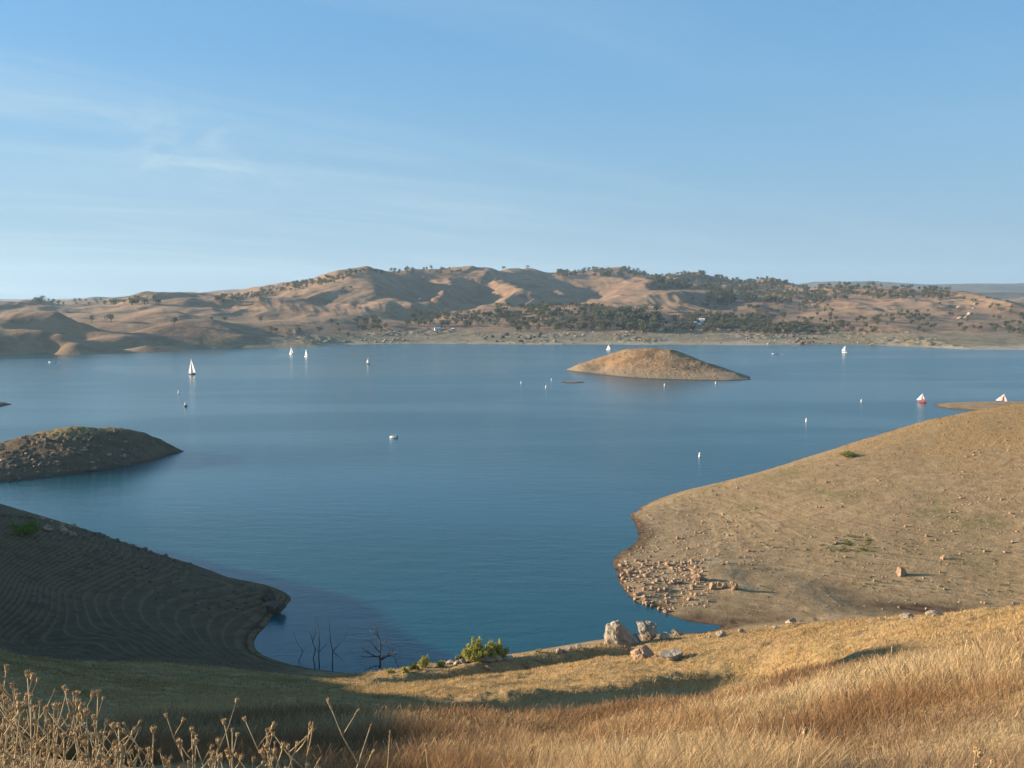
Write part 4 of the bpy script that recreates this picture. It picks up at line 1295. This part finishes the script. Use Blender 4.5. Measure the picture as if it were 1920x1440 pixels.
def dead_tree(label, bpx, bpy_, trunk, limbs, r0, twigs=3):
    x, y, _ = W(bpx, bpy_)
    base = (x, y, max(near_ground(x, y), -0.4) - 0.15)
    r0 *= 0.68
    t = thing('dead_tree', label, 'dead tree', base)
    pt = [(0, 0, 0)] + [px_at(a_, b_, y, base) for a_, b_ in trunk]
    mb = MB()
    mb.tube(pt, np.linspace(r0, r0 * 0.25, len(pt)), 7)
    mb.build('trunk', M_dead, t, True)
    for lb in limbs:
        q = [px_at(a_, b_, y + DT.uniform(-0.8, 0.8) * (0 if k_ == 0 else 1), base) for k_, (a_, b_) in enumerate(lb)]
        mb = MB()
        rr = np.linspace(r0 * 0.55, r0 * 0.12, len(q))
        mb.tube(q, rr, 6)
        for _ in range(twigs * (len(q) - 1)):
            k_ = int(DT.integers(0, len(q) - 1))
            f_ = DT.uniform(0.2, 1.0)
            s_ = Vector(q[k_]).lerp(Vector(q[k_ + 1]), f_)
            dv = (Vector(q[k_ + 1]) - Vector(q[k_])).normalized() * 0.7 + Vector(DT.normal(size=3)) * 0.55 + Vector((0, 0, 0.25))
            L_ = DT.uniform(0.4, 1.1)
            mb.tube([s_, s_ + dv * L_ * 0.5, s_ + dv * L_ + Vector(DT.normal(size=3)) * 0.1], [r0 * 0.16, r0 * 0.11, r0 * 0.05], 4)
        mb.build('branch', M_dead, t, True)
    return t


dead_tree('thin crooked dead sapling, leftmost at the drowned shore, forked like a tick', 557, 1239, [(566, 1226), (569, 1220), (560, 1210), (553, 1198), (551, 1182)], [[(566, 1224), (570, 1217), (572, 1212)]], 0.09, 1)
dead_tree('wavy grey dead trunk standing close beside a straight one', 592, 1250, [(587, 1236), (591, 1218), (586, 1202), (591, 1188), (590, 1170), (592, 1156)], [[(588, 1206), (582, 1190), (580, 1182)]], 0.13, 1)
dead_tree('straight bare dead trunk with pale tip beside the wavy one', 599, 1250, [(598, 1230), (599, 1205), (598, 1185), (596, 1166), (594, 1158)], [[(599, 1222), (606, 1214), (612, 1206)], [(598, 1224), (594, 1214)]], 0.13, 2)
dead_tree('forked dead tree with one long arm reaching up beside the straight trunk', 623, 1252, [(624, 1235), (624, 1220), (619, 1200), (618, 1180), (617, 1164)],
          [[(624, 1222), (632, 1212), (644, 1200), (655, 1180)], [(624, 1222), (634, 1230), (645, 1240)]], 0.14, 2)
dead_tree('largest dead tree with wide spreading twiggy branches at the cove head', 712, 1264, [(713, 1245), (712, 1228), (714, 1212), (712, 1200), (706, 1190), (692, 1182)],
          [[(712, 1232), (698, 1228), (684, 1220), (673, 1210)], [(712, 1230), (694, 1232), (678, 1232)], [(713, 1212), (722, 1203), (734, 1197)], [(711, 1196), (708, 1186), (706, 1178)],
           [(712, 1240), (724, 1232), (735, 1224), (738, 1208)], [(713, 1248), (700, 1250), (686, 1256)], [(712, 1222), (700, 1210), (690, 1196)], [(713, 1236), (730, 1230), (748, 1226)]], 0.24, 5)
dead_tree('leaning dead sapling between the largest dead tree and the willows', 753, 1262, [(748, 1252), (742, 1242), (741, 1230), (738, 1218)], [[(742, 1240), (750, 1228), (756, 1220)], [(741, 1234), (733, 1228)]], 0.09, 3)

# ------------------------------------------------------------------ boats
def sail_mesh(luff0, luff1, clew, belly, n=6, mi_fn=None, mi2=0):
    """Triangular sail with a belly, a little thickness comes from solid stitching at the edges."""
    a, b, c = Vector(luff0), Vector(luff1), Vector(clew)
    nrm = (b - a).cross(c - a).normalized()
    mb = MB()
    rows = []
    for i in range(n + 1):
        t = i / n
        l_, e_ = a.lerp(b, t), c.lerp(b, t)
        rows.append([l_.lerp(e_, j / n) + nrm * belly * math.sin(math.pi * min(1, j / n * 0.9 + 0.05)) * (1 - t) ** 0.6 for j in range(n + 1)])
    th = nrm * 0.015
    V = [p_ + th for r_ in rows for p_ in r_] + [p_ - th for r_ in rows for p_ in r_]
    N_ = (n + 1) ** 2
    F = []
    mi = []
    for i in range(n):
        for j in range(n):
            q = (i * (n + 1) + j, i * (n + 1) + j + 1, (i + 1) * (n + 1) + j + 1, (i + 1) * (n + 1) + j)
            F.append(q)
            F.append(tuple(v + N_ for v in q[::-1]))
            k_ = mi_fn(i / n, j / n) if mi_fn else 0
            mi += [k_, k_]
    mb.v = [tuple(p_) for p_ in V]
    mb.f, mb.m = F, mi
    return mb


def hull_mesh(L, B, D, deck=0.0):
    secs = [(-0.5, 0.62, 0.85), (-0.3, 0.9, 1.0), (0.0, 1.0, 1.0), (0.25, 0.78, 1.05), (0.42, 0.36, 1.12), (0.5, 0.03, 1.2)]
    V, F = [], []
    for sx, bw, dz in secs:
        for k in range(7):
            a = math.pi * k / 6
            V.append((sx * L, -math.cos(a) * B * 0.5 * bw, D * 0.75 * dz - math.sin(a) ** 0.7 * D * dz))
    for i in range(len(secs) - 1):
        for k in range(6):
            F.append((i * 7 + k, i * 7 + k + 1, (i + 1) * 7 + k + 1, (i + 1) * 7 + k))
        F.append((i * 7 + 6, i * 7, (i + 1) * 7, (i + 1) * 7 + 6))
    F.append(tuple(range(7))[::-1])
    F.append(tuple(range((len(secs) - 1) * 7, len(secs) * 7)))
    return MB().add(V, F)


def sailboat(label, px, py, mast_px, hull_m, main_m, jib_m, rz, L, jib=True, main_fn=None, jib_fn=None, fat=0.36, heel=0.0):
    p_ = W(px, py)
    H = mast_px * p_[1] / FOC
    t = thing('sailboat', label, 'sailboat', (p_[0], p_[1], 0.0), rz)
    t.rotation_euler = (heel, 0, rz)
    D = L * 0.16
    hull_mesh(L, L * 0.34, D).build('hull', hull_m, t, True)
    top = D * 0.7
    MB().tube([(L * 0.06, 0, 0), (L * 0.06, 0, H)], [0.09, 0.05], 8).build('mast', M_metal, t)
    MB().tube([(L * 0.06, 0, top + 0.7), (-H * fat, 0.25, top + 0.7)], [0.05, 0.045], 6).build('boom', M_metal, t)
    sail_mesh((L * 0.05, 0, top + 0.75), (L * 0.05, 0, H * 0.98), (-H * fat, 0.28, top + 0.78), 0.35, 8, main_fn).build('mainsail', main_m, t, True)
    if jib:
        sail_mesh((L * 0.48, 0, top + 0.2), (L * 0.08, 0, H * 0.84), (-L * 0.02, 0.5, top + 0.45), 0.35, 6, jib_fn).build('jib', jib_m, t, True)
    return t


R = math.radians
sailboat('largest sailboat with black hull and white sails, nearest on the open water', 359, 702, 31, M_dark, M_sail, M_sail, R(146), 6.5, fat=0.40)
sailboat('small white sailboat before the brown far shore, twin sails like a letter A', 546, 664, 14, M_white, M_sail, M_sail, R(140), 5.5, fat=0.42)
sailboat('slim white sailboat seen edge on, with a curved sail, beside the A shaped one', 574, 669, 15, M_white, M_sail, M_sail, R(-58), 5.5, fat=0.45)
sailboat('small boat with a red topped sail, white below, over open water', 690, 683, 14, M_dark, [M_red, M_sail, M_dark], [M_red, M_sail], R(-45), 4.6, jib=False, main_fn=lambda i, j: 0 if i > 0.42 else 1)
sailboat('white sailboat just behind the left slope of the island', 1141, 656, 10, M_white, M_sail, M_sail, R(-40), 5.0, fat=0.42)
sailboat('white sailboat with single rounded sail before the beach right of the island', 1584, 661, 13, M_white, M_sail, M_sail, R(-48), 5.0, jib=False, fat=0.55)
sailboat('dinghy with white sail edged red and dark red hull, off the spit tip', 1729, 755, 18, M_red, [M_sail, M_red], [M_sail, M_red], R(-32), 3.8, fat=0.58, main_fn=lambda i, j: 1 if j < 0.12 else 0, jib_fn=lambda i, j: 1 if i < 0.2 else 0)
sailboat('dinghy with orange striped red and white sail, just behind the spit', 1882, 756, 18, M_white, [M_sail, M_yel, M_red], [M_red, M_sail], R(-32), 3.8, fat=0.80,
         main_fn=lambda i, j: 0 if j > 0.55 - 0.5 * i and i < 0.45 else (2 if j < 0.13 else 1 if 0.2 < i < 0.6 else 0), jib_fn=lambda i, j: 1)


def motorboat(label, px, py, rz, L):
    p_ = W(px, py)
    t = thing('motorboat', label, 'motorboat', (p_[0], p_[1], 0.05), rz)
    hull_mesh(L, L * 0.36, L * 0.16).build('hull', M_white, t, True)
    MB().add([(L * 0.12, -L * 0.13, L * 0.11), (L * 0.12, L * 0.13, L * 0.11), (L * 0.0, L * 0.12, L * 0.22), (L * 0.0, -L * 0.12, L * 0.22),
              (L * 0.09, -L * 0.13, L * 0.11), (L * 0.09, L * 0.13, L * 0.11), (L * -0.03, L * 0.12, L * 0.22), (L * -0.03, -L * 0.12, L * 0.22)],
             [(0, 1, 2, 3), (7, 6, 5, 4), (0, 3, 7, 4), (1, 5, 6, 2), (3, 2, 6, 7), (0, 4, 5, 1)]).build('windshield', M_glass, t)
    MB().box((-L * 0.57, -0.2, 0.0), (-L * 0.5, 0.2, L * 0.2)).build('outboard_motor', M_dark, t)
    return t


def wake(px0, px1, py, wd):
    a, b = W(px0, py), W(px1, py)
    V, F = [], []
    n = 24
    for k in range(n + 1):
        t = k / n
        x, y = a[0] + (b[0] - a[0]) * t, a[1] + (b[1] - a[1]) * t
        hw = wd * (0.4 + 0.6 * t) * (0.7 + 0.5 * float(gnoise(np.array(k * 0.7), np.array(px0 * 0.1), 3)))
        for s, z in ((-1, 0.03), (0, 0.16 * (1 - t * 0.7)), (1, 0.03)):
            V.append((x, y + s * hw, z))
    for k in range(n):
        for s in range(2):
            i0 = k * 3 + s
            F.append((i0, i0 + 1, i0 + 4, i0 + 3))
    o = MB().add(V, F).build('wake', M_foam)
    return tag(o, kind='stuff')


motorboat('white motorboat speeding along the shaded left shore, foam behind it', 98, 680, math.pi, 5.5)
wake(103, 112, 680, 1.6)
motorboat('white motorboat on the water beyond the right end of the island', 1453, 664, math.pi, 5.5)
wake(1457, 1468, 664, 1.6)

# fishing boat with two people
p_ = W(738, 821)
fb = thing('rowboat', 'small pale fishing boat with dark motor carrying two people, mid lake', 'boat', (p_[0], p_[1], 0.05), R(165))
hull_mesh(2.9, 1.25, 0.6).build('hull', M_white, fb, True)
MB().box((-1.62, -0.2, 0.0), (-1.38, 0.2, 0.75)).build('outboard_motor', M_dark, fb)


def sitter(loc, rz, label, shirt):
    """A seated person: one continuous skinned body, shirt as a child."""
    J = [((0, 0, 0.0), 0.15), ((0, 0, 0.22), 0.15), ((0, 0, 0.44), 0.17), ((0, 0, 0.56), 0.06), ((0.03, 0, 0.68), 0.10), ((0.03, 0, 0.79), 0.085),
         ((0.02, 0.19, 0.47), 0.06), ((0.10, 0.26, 0.24), 0.05), ((0.30, 0.18, 0.16), 0.04), ((0.02, -0.19, 0.47), 0.06), ((0.10, -0.26, 0.24), 0.05), ((0.30, -0.18, 0.16), 0.04),
         ((0.05, 0.10, 0.0), 0.10), ((0.42, 0.12, 0.04), 0.075), ((0.46, 0.12, -0.36), 0.05), ((0.60, 0.12, -0.40), 0.04),
         ((0.05, -0.10, 0.0), 0.10), ((0.42, -0.12, 0.04), 0.075), ((0.46, -0.12, -0.36), 0.05), ((0.60, -0.12, -0.40), 0.04)]
    E = [(0, 1), (1, 2), (2, 3), (3, 4), (4, 5), (2, 6), (6, 7), (7, 8), (2, 9), (9, 10), (10, 11), (0, 12), (12, 13), (13, 14), (14, 15), (0, 16), (16, 17), (17, 18), (18, 19)]
    me = bpy.data.meshes.new('person')
    me.from_pydata([j[0] for j in J], E, [])
    me.materials.append(shirt)
    o = bpy.data.objects.new('person', me)
    COL.objects.link(o)
    o.modifiers.new('skin', 'SKIN')
    for k, j in enumerate(J):
        me.skin_vertices[0].data[k].radius = (j[1], j[1])
    me.skin_vertices[0].data[0].use_root = True
    o.modifiers.new('smooth', 'SUBSURF').render_levels = 1
    o.location, o.rotation_euler = loc, (0, 0, rz)
    return tag(o, label, 'person')


fx, fy = math.cos(R(165)), math.sin(R(165))
sitter((p_[0] + fx * 0.5, p_[1] + fy * 0.5, 0.55), R(165), 'seated person in a cream top at the front of the small fishing boat', M_wallp)
sitter((p_[0] - fx * 0.7, p_[1] - fy * 0.7, 0.55), R(165), 'seated person in a pale blue top by the motor of the small fishing boat', simple('pale_shirt', (0.5, 0.58, 0.66), 0.8))

# ------------------------------------------------------------------ buoys
b0 = None
BUOYS = [(335, 737, 1.0, 'white buoy below the black hulled sailboat'), (977, 719, 0.85, 'white buoy left of the bare bar, farthest from the island'),
         (1024, 727, 0.95, 'white buoy nearest the camera of the three by the bare bar'), (1034, 713, 0.75, 'dim white buoy just left of the bare bar tip'),
         (1246, 723, 0.8, 'small white buoy in front of the middle of the island'), (1342, 719, 0.8, 'small white buoy close under the right end of the island'),
         (1312, 856, 0.85, 'largest looking white buoy, off the outer edge of the headland'), (1512, 790, 0.85, 'white buoy between the headland bush and the island'),
         (1615, 753, 0.75, 'pinkish white buoy left of the dinghy off the spit')]
for px, py, s_, lab in BUOYS:
    p_ = W(px, py)
    if b0 is None:
        b0 = thing('buoy', lab, 'buoy', (p_[0], p_[1], 0), 0, None)
        MB().lathe([(0.12, -0.6), (0.42, -0.25), (0.50, 0.0), (0.50, 0.30), (0.40, 0.42), (0.30, 0.50), (0.30, 1.30), (0.26, 1.42), (0.10, 1.50)], 14).build('float_body', M_white, b0, True)
        MB().lathe([(0.312, 0.78), (0.312, 0.86)], 14).build('band', M_orange, b0, True)
        MB().lathe([(0.05, 1.48), (0.08, 1.56), (0.05, 1.66), (0.01, 1.68)], 8).build('top_ring', M_metal, b0, True)
        b0.scale = (s_,) * 3
    else:
        copy_tree(b0, (p_[0], p_[1], 0), RR.uniform(0, 6), s_, lab)
p_ = W(348, 762)
b1 = thing('buoy', 'grey white marker on a dark float, nearer than the buoy beside it', 'buoy', (p_[0], p_[1], 0))
MB().lathe([(0.6, -0.25), (0.95, 0.0), (0.95, 0.32), (0.7, 0.42), (0.3, 0.44)], 14).build('float_body', M_dark, b1, True)
MB().lathe([(0.42, 0.44), (0.46, 0.9), (0.42, 1.4), (0.22, 1.75), (0.05, 1.9)], 12).build('marker_cone', M_white, b1, True)

# ------------------------------------------------------------------ houses on the far shore
def house(label, px, py, w_, d_, h_, rz, roofm=M_roof, wallm=M_wallp):
    hp_ = hills.hit(px, py)
    if hp_ is None:
        return
    t = thing('house', label, 'house', (hp_[0], hp_[1], hp_[2] - 0.3), rz)
    x, y, e = w_ / 2, d_ / 2, 0.45
    rh = h_ + d_ * 0.30
    MB().add([(-x, -y, 0), (x, -y, 0), (x, y, 0), (-x, y, 0), (-x, -y, h_), (x, -y, h_), (x, y, h_), (-x, y, h_), (-x, 0, rh - 0.05), (x, 0, rh - 0.05)],
             [(0, 1, 5, 4), (2, 3, 7, 6), (1, 2, 6, 9, 5), (3, 0, 4, 8, 7)]).build('wall', wallm, t)
    V = []
    for sx in (-1, 1):
        for yy, zz_ in ((-y - e, h_ - e * 0.6), (0, rh), (y + e, h_ - e * 0.6)):
            V += [(sx * (x + e), yy, zz_), (sx * (x + e), yy, zz_ + 0.2)]
    MB().add(V, [(0, 2, 8, 6), (2, 4, 10, 8), (1, 7, 9, 3), (3, 9, 11, 5), (0, 1, 3, 2), (2, 3, 5, 4), (6, 8, 9, 7), (8, 10, 11, 9), (0, 6, 7, 1), (4, 5, 11, 10)]).build('roof', roofm, t)
    MB().box((-0.5, -y - 0.06, 0), (0.5, -y + 0.02, 2.1)).build('door', M_bark, t)
    for sx in (-0.3, 0.3):
        MB().box((sx * w_ - 0.6, -y - 0.06, 1.0), (sx * w_ + 0.6, -y + 0.02, 2.2)).build('window', M_glass, t)


house('small white roofed house alone on the meadow above the far shore', 820, 619, 7.0, 5.0, 2.8, R(12), M_roof, M_white)
house('little white shed right of the white roofed house on the meadow', 849, 619, 3.0, 2.4, 2.2, R(-10), M_roof, M_white)
house('tiny bright white building on the dark shaded slope under the main peak', 787, 562, 3.6, 3.2, 2.4, R(20), M_roof, M_white)
house('white house showing above the trees of the even shore belt, highest of three', 1316, 605, 7.0, 5.0, 4.5, R(-15), M_roof, M_white)
house('pale building below left of the highest house in the shore belt', 1302, 609, 5.0, 4.0, 3.2, R(5), M_roof, M_wallp)
house('pale low building in the trees under the highest house', 1310, 612, 5.0, 4.0, 3.0, R(25), M_roof, M_wallp)

# ------------------------------------------------------------------ grass
def blades(name, label, X0, Y0, Z0, H_, Wd, lean, colr, g, heads=None):
    """One mesh of bent blades; heads: which blades carry a seed head."""
    n = len(X0)
    th = g.uniform(0, 6.28, n)
    ux, uy = np.cos(th), np.sin(th)
    la = g.uniform(0, 6.28, n)
    lx, ly = np.cos(la) * lean * H_ + 0.10 * H_, np.sin(la) * lean * H_
    base = np.stack([X0, Y0, Z0], -1)
    mid = base + np.stack([lx * 0.3, ly * 0.3, H_ * 0.55], -1)
    tip = base + np.stack([lx, ly, H_], -1)
    u = np.stack([ux, uy, np.zeros(n)], -1)
    w0, w1 = Wd[:, None] * 0.5, Wd[:, None] * 0.42
    w2 = Wd[:, None] * (0.06 if heads is None else np.where(heads, 0.75, 0.06)[:, None])
    V = np.stack([base - u * w0, base + u * w0, mid + u * w1, mid - u * w1, tip + u * w2, tip - u * w2], 1)
    i = np.arange(n)[:, None] * 6
    F = np.concatenate([i + np.array([0, 1, 2, 3]), i + np.array([3, 2, 4, 5])], 0)
    C = np.repeat(colr * 0.88, 6, 0)
    o = mesh_np(name, V.reshape(-1, 3), F, [M_grass], colors=C, smooth=True)
    return tag(o, label, 'grass', kind='stuff')


g = np.random.default_rng(8)


def scatter(n, r0, r1, a0, a1, pw=1.0):
    a = np.radians(g.uniform(a0, a1, n))
    t = g.uniform(0, 1, n)
    r = (r0 ** pw + t * (r1 ** pw - r0 ** pw)) ** (1 / pw)
    return np.sin(a) * r, np.cos(a) * r


def pick(c, *cols):
    """Blend a list of colours by c in 0..1."""
    cols = np.array(cols)
    t = np.clip(c, 0, 0.999) * (len(cols) - 1)
    k = t.astype(int)
    f = (t - k)[:, None]
    return cols[k] * (1 - f) + cols[k + 1] * f


# tall reddish and golden grass on the near brow
x, y = scatter(900000, 5.5, 46, -33, 33, 1.15)
r = np.hypot(x, y)
px_ = x / y
brow = np.interp(px_, [-0.55, -0.2, -0.05, 0.05, 0.14, 0.24, 0.34, 0.55], [33, 33, 34, 35, 33, 33, 40, 46]) + fbm(x, y, 6, 3, 201) * 2.5
den = fbm(x, y, 5.0, 4, 202)
keep = (r < brow) & (g.uniform(0, 1, len(x)) < np.clip(0.55 + den * 0.9, 0.07, 1))
matted = sstep(px_, 0.28, 0.36) * sstep(22 - r, 0, 6)
keep &= g.uniform(0, 1, len(x)) > matted * 0.55
keep &= (r > 15.5) | (px_ > np.interp(r, [5, 10, 15.5], [0.16, 0.02, -0.10]) + fbm(x, y, 2.5, 2, 231) * 0.06)
x, y, r, den = x[keep], y[keep], r[keep], den[keep]
px_, matted = px_[keep], matted[keep]
z = near.ground(x, y)
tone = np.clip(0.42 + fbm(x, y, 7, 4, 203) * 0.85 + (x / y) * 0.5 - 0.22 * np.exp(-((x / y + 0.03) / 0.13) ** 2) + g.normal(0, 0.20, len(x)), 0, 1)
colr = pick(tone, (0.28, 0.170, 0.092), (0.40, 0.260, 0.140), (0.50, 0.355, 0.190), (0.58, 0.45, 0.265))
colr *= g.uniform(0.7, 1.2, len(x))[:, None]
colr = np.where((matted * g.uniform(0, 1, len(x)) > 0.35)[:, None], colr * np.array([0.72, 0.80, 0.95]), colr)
Hh = (0.18 + 0.38 * g.uniform(0, 1, len(x)) ** 2.2) * (0.9 + 0.35 * den) * (1 - 0.45 * matted)
Wd = np.clip(0.00044 * r, 0.004, 0.016) * g.uniform(0.6, 1.2, len(x))
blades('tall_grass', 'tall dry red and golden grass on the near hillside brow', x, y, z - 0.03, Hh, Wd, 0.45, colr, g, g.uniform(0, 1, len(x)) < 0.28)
print('tall', len(x))

# the same grass close about the look-out, out of the frame
x, y = scatter(70000, 3.0, 17, -75, 75, 1.6)
keep = (np.abs(x / np.maximum(y, 0.1)) > 0.60) | (np.hypot(x, y) < 5.5)
x, y = x[keep], y[keep]
colr = pick(g.uniform(0, 1, len(x)), (0.27, 0.155, 0.080), (0.39, 0.235, 0.118), (0.50, 0.330, 0.160))
blades('near_grass', 'matted dry grass close around the look-out', x, y, near.ground(x, y) - 0.03, g.uniform(0.12, 0.34, len(x)), g.uniform(0.004, 0.007, len(x)), 0.5, colr, g)

# short grass on the terrace below
x, y = scatter(330000, 34, 138, -30, 33, 1.5)
keep = (y < grass_edge(x) + fbm(x, y, 14, 3, 5) * 3.0)
keep &= g.uniform(0, 1, len(x)) < np.clip(0.62 + fbm(x, y, 2.6, 3, 205) * 0.9, 0.06, 1)
x, y = x[keep], y[keep]
z = near.ground(x, y)
gr_ = np.clip(sstep(-x, -10, 30) * sstep(y, 38, 60) * 0.36 + 0.30 * sstep(fbm(x, y, 8, 3, 206), 0.1, 0.6), 0, 1)
tone = np.clip(g.uniform(0, 1, len(x)) * 0.6 + 0.25 + fbm(x, y, 9, 3, 207) * 0.3, 0, 1)
colr = pick(tone, (0.33, 0.21, 0.095), (0.50, 0.345, 0.165), (0.62, 0.45, 0.235))
green = pick(tone, (0.115, 0.105, 0.035), (0.18, 0.155, 0.06), (0.28, 0.22, 0.09))
colr = colr * (1 - gr_[:, None]) + green * gr_[:, None]
r = np.hypot(x, y)
Wd = np.clip(0.00055 * r, 0.02, 0.08) * g.uniform(0.6, 1.3, len(x))
Hh = g.uniform(0.10, 0.28, len(x)) * (1 + 0.5 * fbm(x, y, 2.6, 3, 205))
blades('short_grass', 'short pale dry grass tinged green on the lower hillside terrace', x, y, z - 0.02, Hh, Wd, 0.6, colr, g)
print('short', len(x))

# dry tufts on the headland
x, y = scatter(200000, 150, 330, 4, 33, 1.3)
z = near.ground(x, y)
keep = (z > 1.2) & (y > grass_edge(x) + 12) & (g.uniform(0, 1, len(x)) < np.clip(0.05 + 0.55 * sstep(z + fbm(x, y, 15, 3, 208) * 4, 5, 18) + 0.35 * fbm(x, y, 3.5, 3, 209), 0.02, 1))
x, y, z = x[keep], y[keep], z[keep]
colr = pick(g.uniform(0, 1, len(x)), (0.24, 0.165, 0.075), (0.34, 0.235, 0.11), (0.42, 0.31, 0.155))
blades('dry_tufts', 'sparse golden tufts on the upper slope of the headland', x, y, z - 0.02, g.uniform(0.10, 0.30, len(x)), g.uniform(0.06, 0.16, len(x)), 0.6, colr, g)
print('tufts', len(x))

# ------------------------------------------------------------------ dry weeds right in front of the look-out
WD = np.random.default_rng(66)
HEADS = []
for k in range(3):
    mb = MB()
    mb.lathe([(0.0012, -0.004), (0.0040, 0.0), (0.0058, 0.004), (0.0055, 0.009), (0.0036, 0.013), (0.0015, 0.015)], 8)
    for q in range(7):
        a_ = q * 0.9 + k
        mb.tube([(0.004 * math.cos(a_), 0.004 * math.sin(a_), 0.004), (0.0075 * math.cos(a_), 0.0075 * math.sin(a_), 0.011 + 0.002 * (q % 3)), (0.0065 * math.cos(a_), 0.0065 * math.sin(a_), 0.018)], [0.0014, 0.0012, 0.0004], 3)
    o = mb.build('seed_head', M_seed, None, True)
    HEADS.append(o.data)
    bpy.data.objects.remove(o)


def weed(tip_px, tip_py, d, label, group=None, nbr=4, nheads=6, lean=None, oat=False):
    tip = Vector(P(tip_px, tip_py, d))
    lean_ = WD.uniform(-0.22, 0.22) if lean is None else lean
    bx, by = tip.x - lean_ * 0.9, tip.y + WD.uniform(-0.15, 0.15)
    bz = near_ground(bx, by) - 0.03
    t = thing('dry_weed', label, 'dry weed', (bx, by, bz), 0, group)
    h = tip.z - bz
    L = lambda f: Vector(((tip.x - bx) * f ** 1.4 + 0.012 * math.sin(f * 9 + d * 7), (tip.y - by) * f, h * f))
    path = [L(f) for f in (0, 0.25, 0.5, 0.68, 0.82, 0.92, 1.0)]
    mb = MB()
    mb.tube(path, [0.0034, 0.0031, 0.0027, 0.0023, 0.0020, 0.0016, 0.0013], 5)
    ends = [(path[-1], (path[-1] - path[-2]).normalized())]
    for _ in range(nbr):
        f = 1 - WD.uniform(0.03, 0.42) * min(1, 0.55 / max(h, 0.4)) * 1.4
        s = L(f)
        a_ = WD.uniform(0, 6.28)
        dv = Vector((math.cos(a_) * 0.75, math.sin(a_) * 0.45, WD.uniform(0.5, 1.1))).normalized()
        ln = WD.uniform(0.035, 0.15)
        m_ = s + dv * ln * 0.55
        e = m_ + (dv + Vector((0, 0, 0.35))).normalized() * ln * 0.5
        mb.tube([s, m_, e], [0.0019, 0.0016, 0.0011], 4)
        ends.append((e, (e - m_).normalized()))
        if WD.uniform() < 0.6:
            e2 = m_ + Vector((-dv.x, dv.y, dv.z)).normalized() * ln * 0.4
            mb.tube([m_, e2], [0.0014, 0.0010], 4)
            ends.append((e2, (e2 - m_).normalized()))
    mb.build('stem', M_straw, t, True)
    spots_ = ends + [(L(1 - WD.uniform(0.01, 0.22)), Vector((WD.uniform(-1, 1), WD.uniform(-0.5, 0.5), 0.6)).normalized()) for _ in range(max(0, nheads - len(ends)))]
    for k_, (e, dv) in enumerate(spots_[:max(nheads, len(ends))]):
        o = bpy.data.objects.new('seed_head', HEADS[int(WD.integers(0, 3))])
        COL.objects.link(o)
        o.parent = t
        o.location = e
        o.rotation_mode = 'QUATERNION'
        o.rotation_quaternion = dv.to_track_quat('Z', 'Y')
        s_ = WD.uniform(0.55, 1.15)
        o.scale = (s_ * 0.45, s_ * 0.45, s_ * 1.7) if oat else (s_,) * 3
    return t


ENV = ([0, 30, 60, 90, 120, 150, 185, 220, 245, 270, 300, 340, 370, 400, 430, 470, 510, 540, 570, 600], [1300, 1296, 1315, 1320, 1296, 1335, 1350, 1368, 1400, 1412, 1405, 1372, 1366, 1372, 1368, 1378, 1388, 1392, 1410, 1428])
for k in range(84):
    px = WD.uniform(-10, 235) if k < 60 else WD.uniform(235, 600)
    top = np.interp(px, *ENV)
    py = top + (WD.uniform(0, 1) ** 1.3) * (1450 - top)
    weed(px, py, WD.uniform(2.3, 3.6), 'dry weed with round seed heads in the tangle filling the bottom left corner' if px < 245 else
         'dry seeding weed in the sparser row right of the bottom left tangle',
         'weeds of the bottom left tangle' if px < 245 else 'weeds of the sparser bottom row', int(WD.integers(2, 5)), int(WD.integers(3, 8)))
weed(30, 1290, 2.9, 'tallest upright weed rising out of the tangle at the bottom left corner', None, 3, 6, 0.03)
weed(118, 1293, 2.7, 'tall weed with a side twig, second peak of the bottom left tangle', None, 3, 7, -0.16)
weed(352, 1372, 2.6, 'forked weed with clustered seed heads, first of the sparser row', None, 4, 9, 0.02)
weed(418, 1358, 2.7, 'weed with a bright single tip above a bent head in the sparser row', None, 3, 6, -0.1)
weed(572, 1370, 2.6, 'oat like stalk with slim upright spikelets, tallest of the sparser row', None, 4, 7, 0.10, True)
weed(684, 1368, 2.5, 'leaning oat stalk with narrow drooping spikelets, alone on the dark grass', None, 4, 8, 0.26, True)
weed(724, 1384, 3.4, 'thin straight stalk alone between the leaning oat stalk and lit grass', None, 0, 1, 0.01, True)
weed(806, 1402, 3.0, 'small forked twig with three tips at the bottom edge on the lit grass', None, 3, 4, -0.05)
weed(1501, 1376, 2.6, 'long slanting bare stem with a single bud over the golden grass', None, 0, 1, 0.22)
weed(1824, 1412, 2.4, 'short pale twin stem at the bottom edge near the right corner', None, 2, 4, 0.02)
